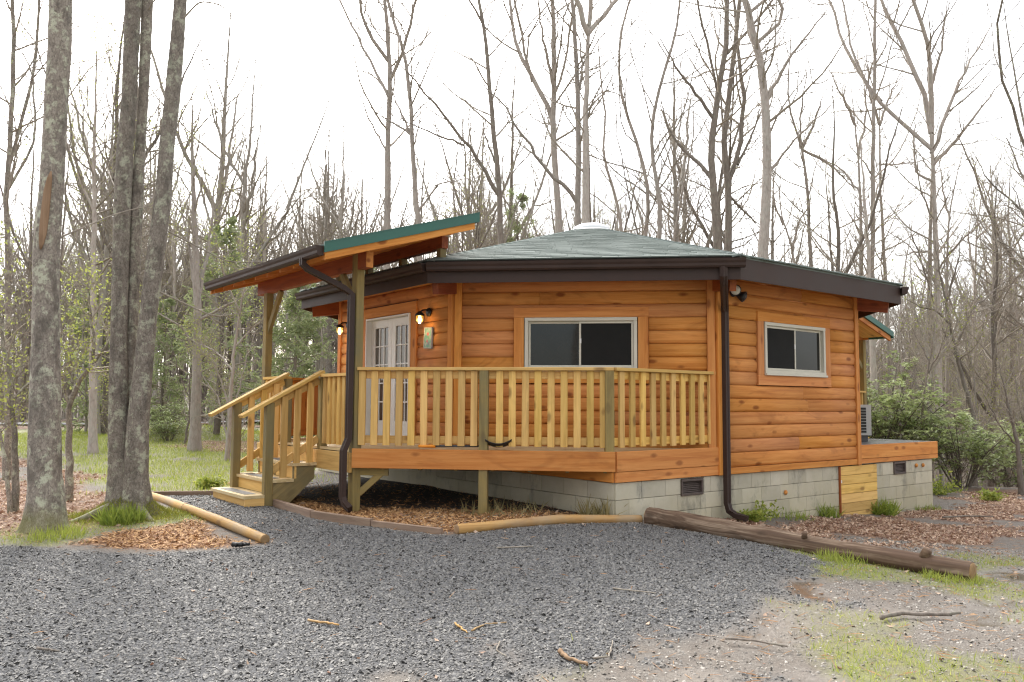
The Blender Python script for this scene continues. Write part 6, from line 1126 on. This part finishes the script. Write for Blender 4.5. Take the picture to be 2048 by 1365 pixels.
T1 = [[-4.49, 8.1, -1.32, .24], [-4.495, 8.1, -1.2, .196], [-4.504, 8.1, -.967, .167], [-4.527, 8.1, -.708, .147], [-4.549, 8.1, -.244, .14], [-4.577, 8.1, .488, .13], [-4.598, 8.1, .982, .123], [-4.622, 8.1, 1.481, .115], [-4.609, 8.1, 1.832, .113], [-4.596, 8.1, 2.186, .11], [-4.594, 8.1, 3.004, .108], [-4.583, 8.1, 3.521, .105], [-4.598, 8.1, 4.043, .103], [-4.611, 8.1, 5.101, .098], [-4.645, 8.1, 6.726, .088], [-4.7, 8.2, 9.5, .06]]
SA = [[-4.148, 9.0, -1.3, .25], [-4.166, 9.0, -1.07, .18], [-4.203, 9.0, -.803, .136], [-4.231, 9.0, -.536, .12], [-4.253, 9.0, -.267, .109], [-4.292, 9.0, .547, .084], [-4.304, 9.0, 1.373, .084], [-4.316, 9.0, 2.209, .09], [-4.312, 9.0, 2.773, .084], [-4.29, 9.0, 3.343, .079], [-4.291, 9.0, 3.917, .082], [-4.289, 9.0, 4.497, .084], [-4.294, 9.0, 5.673, .076], [-4.308, 9.0, 7.479, .065], [-4.3, 9.1, 10, .04]]
SB = [[-4.138, 9.12, -1.3, .2], [-4.145, 9.12, -1.083, .154], [-4.156, 9.12, -.813, .121], [-4.178, 9.12, -.269, .094], [-4.211, 9.12, .555, .066], [-4.211, 9.12, 1.392, .066], [-4.214, 9.12, 2.24, .063], [-4.201, 9.12, 2.811, .058], [-4.187, 9.12, 3.388, .055], [-4.184, 9.12, 3.971, .058], [-4.184, 9.12, 4.558, .061], [-4.184, 9.12, 5.75, .055], [-4.202, 9.12, 7.58, .05], [-4.2, 9.2, 10, .03]]
SC = [[-3.997, 8.95, -1.3, .23], [-4.014, 8.95, -1.063, .162], [-4.025, 8.95, -.798, .125], [-4.024, 8.95, -.264, .108], [-3.981, 8.95, .546, .097], [-3.947, 8.95, 1.092, .092], [-3.898, 8.95, 1.643, .089], [-3.847, 8.95, 2.2, .087], [-3.83, 8.95, 2.761, .081], [-3.79, 8.95, 3.327, .081], [-3.76, 8.95, 3.899, .073], [-3.736, 8.95, 4.476, .07], [-3.694, 8.95, 5.646, .065], [-3.642, 8.95, 7.442, .054], [-3.6, 8.9, 10, .03]]
t1 = hero('single thick trunk at far left with a long bare scar in its lichened bark', (-4.49, 8.1, -1.27), [T1], [([(-4.58, 8.15, 3.6), (-4.95, 8.6, 4.3), (-5.3, 9.0, 4.75)], .012), ([(-4.6, 8.2, 1.6), (-4.2, 8.7, 2.0), (-3.75, 9.3, 2.3)], .011), ([(-4.58, 8.2, 1.0), (-4.95, 8.6, 1.2), (-5.5, 9.3, 1.1)], .012), ([(-4.6, 8.15, 4.8), (-3.9, 8.6, 5.6), (-3.2, 9, 5.9)], .014)], 3)
sp_ = [(-4.59, 2.24, .006), (-4.60, 2.17, .03), (-4.613, 2.05, .045), (-4.622, 1.9, .05), (-4.63, 1.75, .05), (-4.637, 1.62, .046), (-4.645, 1.52, .03), (-4.65, 1.46, .006)]
V, F = [], []
for x_, z_, hw in sp_:
    hw *= .72
    cx0 = np.interp(z_, [r[2] for r in T1], [r[0] for r in T1]); rr = np.interp(z_, [r[2] for r in T1], [r[3] for r in T1]) * 1.05 + .004; a0 = math.asin(max(-.95, min(.95, (x_ - cx0) / rr))); da = hw / rr
    for q in range(7):
        a = a0 * 1.0 - .12 - da + 2 * da * q / 6 + .51; V.append((cx0 + rr * math.sin(a), 8.1 - rr * math.cos(a), z_))
n = len(sp_)
F = [(i * 7 + k, i * 7 + k + 1, i * 7 + k + 8, i * 7 + k + 7) for i in range(n - 1) for k in range(6)]
Ms = frame((0, 0, 1), (0, 1, 0), (-4.62, 8.0, 1.85)); Mi = Ms.inverted()
o = ob('bark_scar', me_py('bark_scar', [Mi @ Vector(q) for q in V], F, M_SCAR, True), t1, Ms); o.modifiers.new('thick', 'SOLIDIFY').thickness = .012
t2 = hero('triple stemmed big tree with a mossy flared base beside the gravel path', (-4.1, 9.0, -1.27), [SA, SB, SC], [([(-3.69, 8.93, 4.25), (-3.5, 8.9, 4.44), (-3.27, 8.9, 4.4), (-3.05, 8.9, 4.2)], .012), ([(-4.17, 9.1, 4.4), (-4.05, 9, 4.5), (-3.85, 9, 4.52)], .011), ([(-3.88, 9.0, 1.9), (-3.3, 9.5, 1.6), (-2.9, 10, 1.7)], .01), ([(-3.9, 9.0, 1.2), (-3.4, 9.4, .95), (-3.0, 9.9, 1.1)], .01), ([(-4.3, 9.1, 2.2), (-4.7, 9.6, 2.5), (-5.1, 10.2, 2.9)], .011)], 8)
# moss cushions and roots round its base
for (pts, r) in (([(-3.95, 8.85, -1.12), (-3.7, 8.6, -1.25), (-3.45, 8.45, -1.30)], .06), ([(-4.2, 8.85, -1.12), (-4.45, 8.6, -1.25), (-4.7, 8.45, -1.32)], .06), ([(-4.05, 8.85, -1.1), (-4.05, 8.55, -1.26), (-3.95, 8.35, -1.33)], .06)):
    P = resample(pts, 10)[None]; ob('root', np_mesh('root', *tubes(P - np.array([-4.1, 9.0, -1.27]), np.linspace(r, r * .35, 10)[None], 9), M_BARK_NEAR, True), t2, Matrix.Translation((-4.1, 9.0, -1.27)))
n = 9000; a = rg.uniform(0, 6.28, n); q = np.abs(rg.normal(.33, .16, n)); x, y = -4.09 + q * np.cos(a) * 1.25, 8.95 + q * np.sin(a); k = masks(x, y)[0] < .5; x, y, q = x[k], y[k], q[k]
mz = zground(x, y) + np.maximum(0, .34 - q) * .9 + .01; Q = rotm(len(x), .5); P = np.einsum('nij,kj->nki', Q, BL * np.array([1.8, 1, 1])) * rg.uniform(.018, .04, len(x))[:, None, None]; P += np.stack([x, y, mz], -1)[:, None]
M_MOSS = leafm('moss', (.11, .13, .015), (.30, .28, .045), .8, .2)
oo = (np.arange(len(x)) * 5)[:, None, None]; kind(ob('moss', np_mesh('moss', P.reshape(-1, 3) - np.array([-4.1, 9.0, -1.27]), [(np.array([[0, 1, 2, 3]])[None] + oo).reshape(-1, 4), (np.array([[3, 2, 4]])[None] + oo).reshape(-1, 3)], [M_MOSS, M_MOSS], False, np.repeat(rg.random(len(x)), 5)), t2, Matrix.Translation((-4.1, 9.0, -1.27))), 'stuff')
# --- woodland behind: a few tree shapes, copied
def variant(h, r, seed, forks, bk, tw=1.1, lean=.03, tr=(.35, .98), twg=(24, 9, 5), spring=0, own=True):
    rg_ = np.random.default_rng(seed); n = 9; z = np.linspace(0, h, n); P = np.stack([np.cumsum(rg_.normal(0, lean * h / n * 2, n)), np.cumsum(rg_.normal(0, lean * h / n * 2, n)), z], -1); P -= P[0]; P[0, 2] = -.3; L = [(r, r * .03, P)]
    for _ in range(forks):
        i = rg_.integers(n // 3, n - 3); a = rg_.uniform(0, 6.28); d = np.array([math.cos(a) * .5, math.sin(a) * .5, 1]); l = (h - z[i]) * rg_.uniform(.5, .9); L.append((r * .5, r * .1, np.array([P[i], P[i] + d * l * .35 * np.array([1.2, 1.2, 1]), P[i] + d * l * np.array([.85, .85, 1])])))
    return tree_parts(L, tw, rg_, k=(7, 5, 3, 3), twigs=twg, tr=tr, own=own), bk, spring, rg_
def mk(v):
    (tr_, cr_, tips), bk, spring, rg_ = v; ms_ = [('trunk', np_mesh('trunk', *tr_, bk, True)), ('crown', np_mesh('crown', *cr_, M_TWIG, True))]
    if spring: a, f, ti = leaves(tips[::2], spring, .026, rg_); ms_.append(('foliage', np_mesh('foliage', a, f, M_SPRING, False, ti)))
    return ms_
TV = [mk(variant(15, .17, 1, 3, M_BARK_FAR)), mk(variant(17, .20, 2, 2, M_BARK_FAR)), mk(variant(13, .12, 3, 4, M_BARK_FAR)), mk(variant(16, .15, 4, 2, M_BARK_DARK, spring=1)), mk(variant(11, .09, 5, 3, M_BARK_DARK, spring=1)), mk(variant(9, .07, 6, 3, M_BARK_FAR, spring=1))]
BV = [mk(variant(3.2, .03, 21, 6, M_BARK_DARK, 1.2, .05, (.1, .98), (14, 7, 5))), mk(variant(4.5, .04, 22, 5, M_BARK_FAR, 1.2, .05, (.15, .98), (14, 7, 5), 1)), mk(variant(2.2, .02, 23, 7, M_BARK_DARK, 1.2, .06, (.1, .98), (12, 7, 5), 1))]
def place(ms_, name, label, cat, group, x, y, s, sink=.1):
    o = thing(name, label, cat, (x, y, float(zground(np.array([x]), np.array([y]))[0]) - sink), group); a = random.uniform(0, 6.28); S = W[o.name] @ Matrix.Rotation(a, 4, 'Z') @ Matrix.Scale(s, 4) @ Matrix.Rotation(R(random.gauss(0, 2.5)), 4, 'X')
    for nm, me in ms_: ob(nm, me, o, S)
    return o
def inview(x, y): return abs(x) < .66 * y + 3
ZN = [('left', (-34, -7), (24, 56), 74, 'slim bare tree in the woods left of the cabin beyond the lawn', 'bare trees in the woods on the left'),
      ('mid', (-7, 9), (27, 58), 60, 'bare tree in the woods seen over the cabin roof', 'bare trees in the woods behind the cabin'),
      ('right', (9, 36), (21, 56), 60, 'bare tree on the slope right of the cabin behind the leafy shrub', 'bare trees on the slope to the right')]
PLACES = [(95, 'left of the leftmost big trunk'), (235, 'between the two big left trees'), (420, 'between triple tree and porch gutter'), (640, 'behind the porch gutter'), (900, 'over the porch roof'), (1160, 'left of the skylight dome'), (1500, 'over the roof right of the dome'), (1800, 'over the right eave'), (1900, 'just right of the cabin'), (9999, 'at the far right of the slope')]
TD = ['mid sized grey bare tree', 'tall thick grey bare tree', 'slender many-forked bare tree', 'tall dark thinly leafed tree', 'small dark tree with first leaves', 'young tree flecked with leaves']
BD = ['dark twiggy bush', 'tall pale bush with few leaves', 'low dark bush with new leaves']
PLANTED = []
def note(o, desc, x, y, grp): PLANTED.append((1024 + 1653 * x / y, y, desc, o, grp))
for nm, xr, yr, n, lab, grp in ZN:
    c = 0
    while c < n:
        x, y = random.uniform(*xr), random.uniform(*yr)
        if not inview(x, y) or (34 < y < 41 and x < 4) or (x < -3 and y < 26 and x > -12): continue
        i = random.randrange(6); note(place(TV[i], 'bare_tree', lab, 'tree', grp, x, y, random.uniform(.7, 1.05)), TD[i], x, y, grp); c += 1
for xr, yr, n, lab, grp in (((-26, -8.5), (17, 33), 40, 'twiggy leafless bush at the edge of the left woods', 'bushes at the edge of the left woods'), ((-8, 8), (23, 34), 16, 'twiggy leafless bush behind the cabin', 'bushes behind the cabin'), ((9, 24), (17.5, 34), 34, 'twiggy leafless bush on the slope right of the cabin', 'bushes on the right slope')):
    c = 0
    while c < n:
        x, y = random.uniform(*xr), random.uniform(*yr)
        if not inview(x, y): continue
        if x < -3 and sdf(LAWN, np.array([x]), np.array([y]))[0] > .3 and random.random() < .93: continue
        i = random.randrange(3); note(place(BV[i], 'bare_bush', lab, 'bush', grp, x, y, random.uniform(.7, 1.3)), BD[i], x, y, grp); c += 1
kin = {}
for px, y, desc, o, grp in PLANTED:
    z = next(w for q, w in PLACES if px < q); far = 'nearer' if y < 30 else ('middling' if y < 41 else 'distant')
    kin.setdefault((desc, z, far), []).append((px, o))
ORD = ['leftmost', 'second', 'third', 'fourth', 'fifth', 'sixth', 'seventh', 'eighth', 'ninth', 'tenth', 'eleventh', 'twelfth', 'thirteenth', 'fourteenth', 'fifteenth', 'sixteenth', 'seventeenth'] + ['later'] * 20
for (desc, z, far), l in kin.items():
    l.sort(key=lambda q: q[0]); z = z.replace('leftmost big trunk', 'first trunk')
    for k, (px, o) in enumerate(l):
        o['label'] = f'{far} {desc} {z}' + ('' if len(l) == 1 else (', ' + (ORD[k] if k < len(l) - 1 else 'rightmost')))
# far wood: reads as one mass
def first(me): return next(o for o in bpy.data.objects if o.type == 'MESH' and o.data == me)
PT, VI, RZ, SC = [], [], [], []
def seed_far(n, pick, i0, i1, s0, s1):
    for _ in range(n):
        x, y = pick(); PT.append((x, y, float(zground(np.array([x]), np.array([y]))[0]) - .15)); VI.append(rg.integers(i0, i1)); RZ.append(rg.uniform(0, 6.28)); SC.append(rg.uniform(s0, s1))
def front(a, b, p):
    def f(): y = a + (b - a) * rg.random() ** p; return rg.uniform(-.7 * y, .7 * y), y
    return f
def ring():                                           # the wood closes the clearing behind the camera and at the sides too
    a = rg.uniform(math.pi * .93, math.pi * 2.07); q = rg.uniform(21, 50); return q * math.cos(a), q * math.sin(a) + 2
seed_far(430, front(44, 125, 1.3), 0, 6, .65, 1.05); seed_far(520, front(40, 105, 1.2), 6, 9, .9, 1.9); seed_far(80, ring, 0, 4, .8, 1.1)
fm = bpy.data.meshes.new('far_wood'); fm.from_pydata(PT, [], []); fm.materials.append(M_BARK_FAR)
for nm, arr, ty in (('vi', VI, 'INT'), ('rz', RZ, 'FLOAT'), ('sc', SC, 'FLOAT')):
    a = fm.attributes.new(nm, ty, 'POINT'); a.data.foreach_set('value', np.array(arr, np.int32 if ty == 'INT' else np.float32))
fw = kind(ob('far_wood', fm), 'stuff', 'distant leafless wood covering the hillside behind everything')
g = bpy.data.node_groups.new('far_wood', 'GeometryNodeTree'); g.interface.new_socket('Geometry', in_out='INPUT', socket_type='NodeSocketGeometry'); g.interface.new_socket('Geometry', in_out='OUTPUT', socket_type='NodeSocketGeometry'); g.is_modifier = True
gi, go = g.nodes.new('NodeGroupInput'), g.nodes.new('NodeGroupOutput'); ja = g.nodes.new('GeometryNodeJoinGeometry')
for ms_ in reversed(TV + BV):
    jb = g.nodes.new('GeometryNodeJoinGeometry'); ti_ = g.nodes.new('GeometryNodeGeometryToInstance')
    for nm, me in ms_[:2]:
        oi = g.nodes.new('GeometryNodeObjectInfo'); oi.inputs['Object'].default_value = first(me); oi.transform_space = 'ORIGINAL'; g.links.new(oi.outputs['Geometry'], jb.inputs[0])
    g.links.new(jb.outputs[0], ti_.inputs[0]); g.links.new(ti_.outputs[0], ja.inputs[0])
def na(nm, ty): n = g.nodes.new('GeometryNodeInputNamedAttribute'); n.data_type = ty; n.inputs[0].default_value = nm; return n.outputs[0]
ip = g.nodes.new('GeometryNodeInstanceOnPoints'); ip.inputs['Pick Instance'].default_value = True; cx3 = g.nodes.new('ShaderNodeCombineXYZ'); er = g.nodes.new('FunctionNodeEulerToRotation')
g.links.new(na('rz', 'FLOAT'), cx3.inputs[2]); g.links.new(cx3.outputs[0], er.inputs[0]); g.links.new(er.outputs[0], ip.inputs['Rotation']); g.links.new(na('sc', 'FLOAT'), ip.inputs['Scale']); g.links.new(na('vi', 'INT'), ip.inputs['Instance Index'])
g.links.new(gi.outputs[0], ip.inputs['Points']); g.links.new(ja.outputs[0], ip.inputs['Instance']); g.links.new(ip.outputs[0], go.inputs[0])
fw.modifiers.new('far_wood', 'NODES').node_group = g
# --- evergreens
def conifer(h, w, seed, nb=70):
    rg_ = np.random.default_rng(seed); P = np.array([[0, 0, -.3], [.05, 0, h * .5], [0, .05, h]]); tr_ = tubes(resample(P, 12)[None], np.linspace(h * .016, .008, 12)[None], 7)
    top = resample(P, 14)[None]; b1, r1 = sprout(top, np.linspace(h * .016, .008, 14)[None], nb, .12, .99, 1., 82, 8, -.02, .06, rg_, .5)
    t_ = (b1[:, 0, 2] / h); L = w * (1.05 - t_) ** .75 * rg_.uniform(.5, 1.1, len(t_)); d = b1 - b1[:, :1]; ln = np.linalg.norm(d[:, -1], axis=1); b1 = b1[:, :1] + d * (L / ln)[:, None, None]
    b2, r2 = sprout(b1, r1, 8, .2, .99, .38, 45, 5, -.02, .08, rg_, .5); c, r = b2, None
    N = len(b2) * 7; bi = np.repeat(np.arange(len(b2)), 7); ii = rg_.integers(1, 5, N); p = b2[bi, ii] + rg_.normal(0, .03, (N, 3)); a = rg_.normal(0, .6, (N, 3)); a[:, 2] -= .15; dd = b2[bi, -1] - b2[bi, 0]; dd /= np.linalg.norm(dd, axis=1, keepdims=True) + 1e-9; a = a + dd * .8; a /= np.linalg.norm(a, axis=1, keepdims=True); q = np.cross(a, rg_.normal(size=(N, 3))); q /= np.linalg.norm(q, axis=1, keepdims=True) + 1e-9; s = rg_.uniform(.09, .2, (N, 1))
    V = np.stack([p - q * .012, p + q * .012, p + a * s + q * .02, p + a * s - q * .02], 1).reshape(-1, 3)
    return [('trunk', np_mesh('trunk', *tr_, M_BARK_DARK, True)), ('crown', np_mesh('crown', *join([tubes(b1, np.maximum(r1, .006), 4), tubes(b2, np.maximum(r2, .003), 3)]), M_TWIG, True)), ('foliage', np_mesh('foliage', V, np.arange(N * 4).reshape(-1, 4), M_NEEDLE, False, np.repeat(rg_.random(N), 4)))]
EV_ = [conifer(6.5, 2.0, 1), conifer(5.2, 1.7, 2), conifer(10.5, 2.2, 3, 90)]
for k, x, y, s, lab in ((0, -8.7, 24.5, 1., 'soft green evergreen just left of the porch steps'), (1, -10.8, 25.5, .8, 'small evergreen behind the triple tree'), (1, -6.6, 25, 1., 'evergreen behind the far porch post'), (0, -4.9, 27, .95, 'evergreen visible under the cabin eave on the left'), (2, .5, 31, 1., 'tall evergreen showing above the porch roof peak'), (1, -14.5, 29, 1., 'evergreen deep in the woods behind the leftmost trunk'), (1, -7.4, 28.5, 1.1, 'evergreen furthest back left of the porch'), (0, 14, 29, .9, 'evergreen low on the slope far to the right'), (1, 17.5, 27, .9, 'evergreen at the right picture edge on the slope')):
    place(EV_[k], 'evergreen_tree', lab, 'tree', None, x, y, s)
def rhodo(h, w, seed, nstem=13, lw=.5):
    rg_ = np.random.default_rng(seed); base = np.array([[0, 0, -.2], [0, 0, h * .25]]); tr_ = []; st_ = []
    for _ in range(nstem):
        a = rg_.uniform(0, 6.28); q = rg_.uniform(.3, 1) * w; P = resample([[0, 0, -.2], [math.cos(a) * q * .45, math.sin(a) * q * .45, h * .4], [math.cos(a) * q, math.sin(a) * q, h * rg_.uniform(.55, 1) * (1.1 - .35 * q / w)]], 10); st_.append(P)
    S = np.stack(st_); rr = np.tile(np.linspace(.022, .008, 10), (nstem, 1)); b1, r1 = sprout(S, rr, 9, .3, 1, .38, 50, 7, .06, .14, rg_, .6); b2, r2 = sprout(b1, r1, 6, .3, 1, .45, 50, 4, .06, .16, rg_, .7)
    tips = b2[:, -1]; N = len(tips); per = 6; c = np.repeat(tips, per, 0); ang = np.tile(np.arange(per) * 2.4, N) + np.repeat(rg_.random(N) * 6, per); el = rg_.normal(-.1, .35, N * per); a = np.stack([np.cos(ang) * np.cos(el), np.sin(ang) * np.cos(el), np.sin(el)], -1); q = np.cross(a, np.array([0, 0, 1.])); q /= np.linalg.norm(q, axis=1, keepdims=True) + 1e-9; n_ = np.cross(q, a); s = rg_.uniform(.06, .13, (N * per, 1)); w_ = s * .34
    V = np.stack([c, c + a * s * .5 + q * w_ * .8 + n_ * .008, c + a * s, c + a * s * .5 - q * w_ * .8 + n_ * .008], 1).reshape(-1, 3); T_ = np.repeat(np.clip(np.repeat(rg_.random(N), per) * .6 + rg_.random(N * per) * .5, 0, 1), 4)
    return [('stems', np_mesh('stems', *join([tubes(S, rr, 5), tubes(b1, r1, 3), tubes(b2, np.maximum(r2, .003), 3)]), M_BARK_DARK, True)), ('foliage', np_mesh('foliage', V, np.arange(len(V)).reshape(-1, 4), M_RHODO, False, T_))]
RV = [rhodo(2.7, 1.7, 1), rhodo(2.1, 1.5, 2)]
for k, x, y, s, lab in ((0, 8.1, 18.5, 1.12, 'large leafy evergreen shrub right behind the platform at the cabin corner'), (1, 9.3, 17.2, .95, 'leafy evergreen shrub right of the large one, lower on the slope'), (1, 8.5, 19.3, 1.25, 'leafy evergreen shrub behind the other two right of the cabin'), (1, 11.8, 19.5, 1.1, 'leafy evergreen shrub farthest right on the slope'), (1, -9.9, 23.6, .6, 'small pale leafed shrub behind the triple tree on the lawn edge'), (1, -9.3, 22.6, .42, 'low leafy shrub left of the porch steps by the mossy mound')):
    place(RV[k], 'leafy_shrub', lab, 'shrub', None, x, y, s)
# small broad leaved plants
def herb(label, x, y, s, n=40):
    rg_ = np.random.default_rng(int(abs(x * 100))); a = rg_.uniform(0, 6.28, n); l = rg_.uniform(.5, 1, n) * s; e = rg_.uniform(.3, 1.3, n); P = np.zeros((n, 5, 3)); 
    for k in range(5): t_ = k / 4; P[:, k] = np.stack([np.cos(a) * l * t_ * np.cos(e), np.sin(a) * l * t_ * np.cos(e), l * np.sin(e) * (t_ - .35 * t_ * t_)], -1)
    v, f, ti = leaves(P, 12, .03, rg_, .02); z = float(zground(np.array([x]), np.array([y]))[0]); o = thing('leafy_plant', label, 'plant', (x, y, z)); M = Matrix.Translation((x, y, z))
    ob('stems', np_mesh('stems', *tubes(P, np.full((n, 5), .003), 3), M_GRASS, False, np.zeros(n * 15)), o, M); ob('foliage', np_mesh('foliage', v, f, M_GRASS, False, ti), o, M)
herb('low bright green plant on the bare earth by the lawn', -4.25, 11.75, .28, 60)
herb('small weed beside the right downspout outlet', 2.95, 10.25, .25)
herb('tall weed against the block wall near the foam patch', 3.2, 10.72, .4, 16)
herb('green plant at the foot of the slope far right', 8.4, 14.6, .35)
herb('yellow green weed low behind the platform corner', 8.0, 15.6, .7, 50)
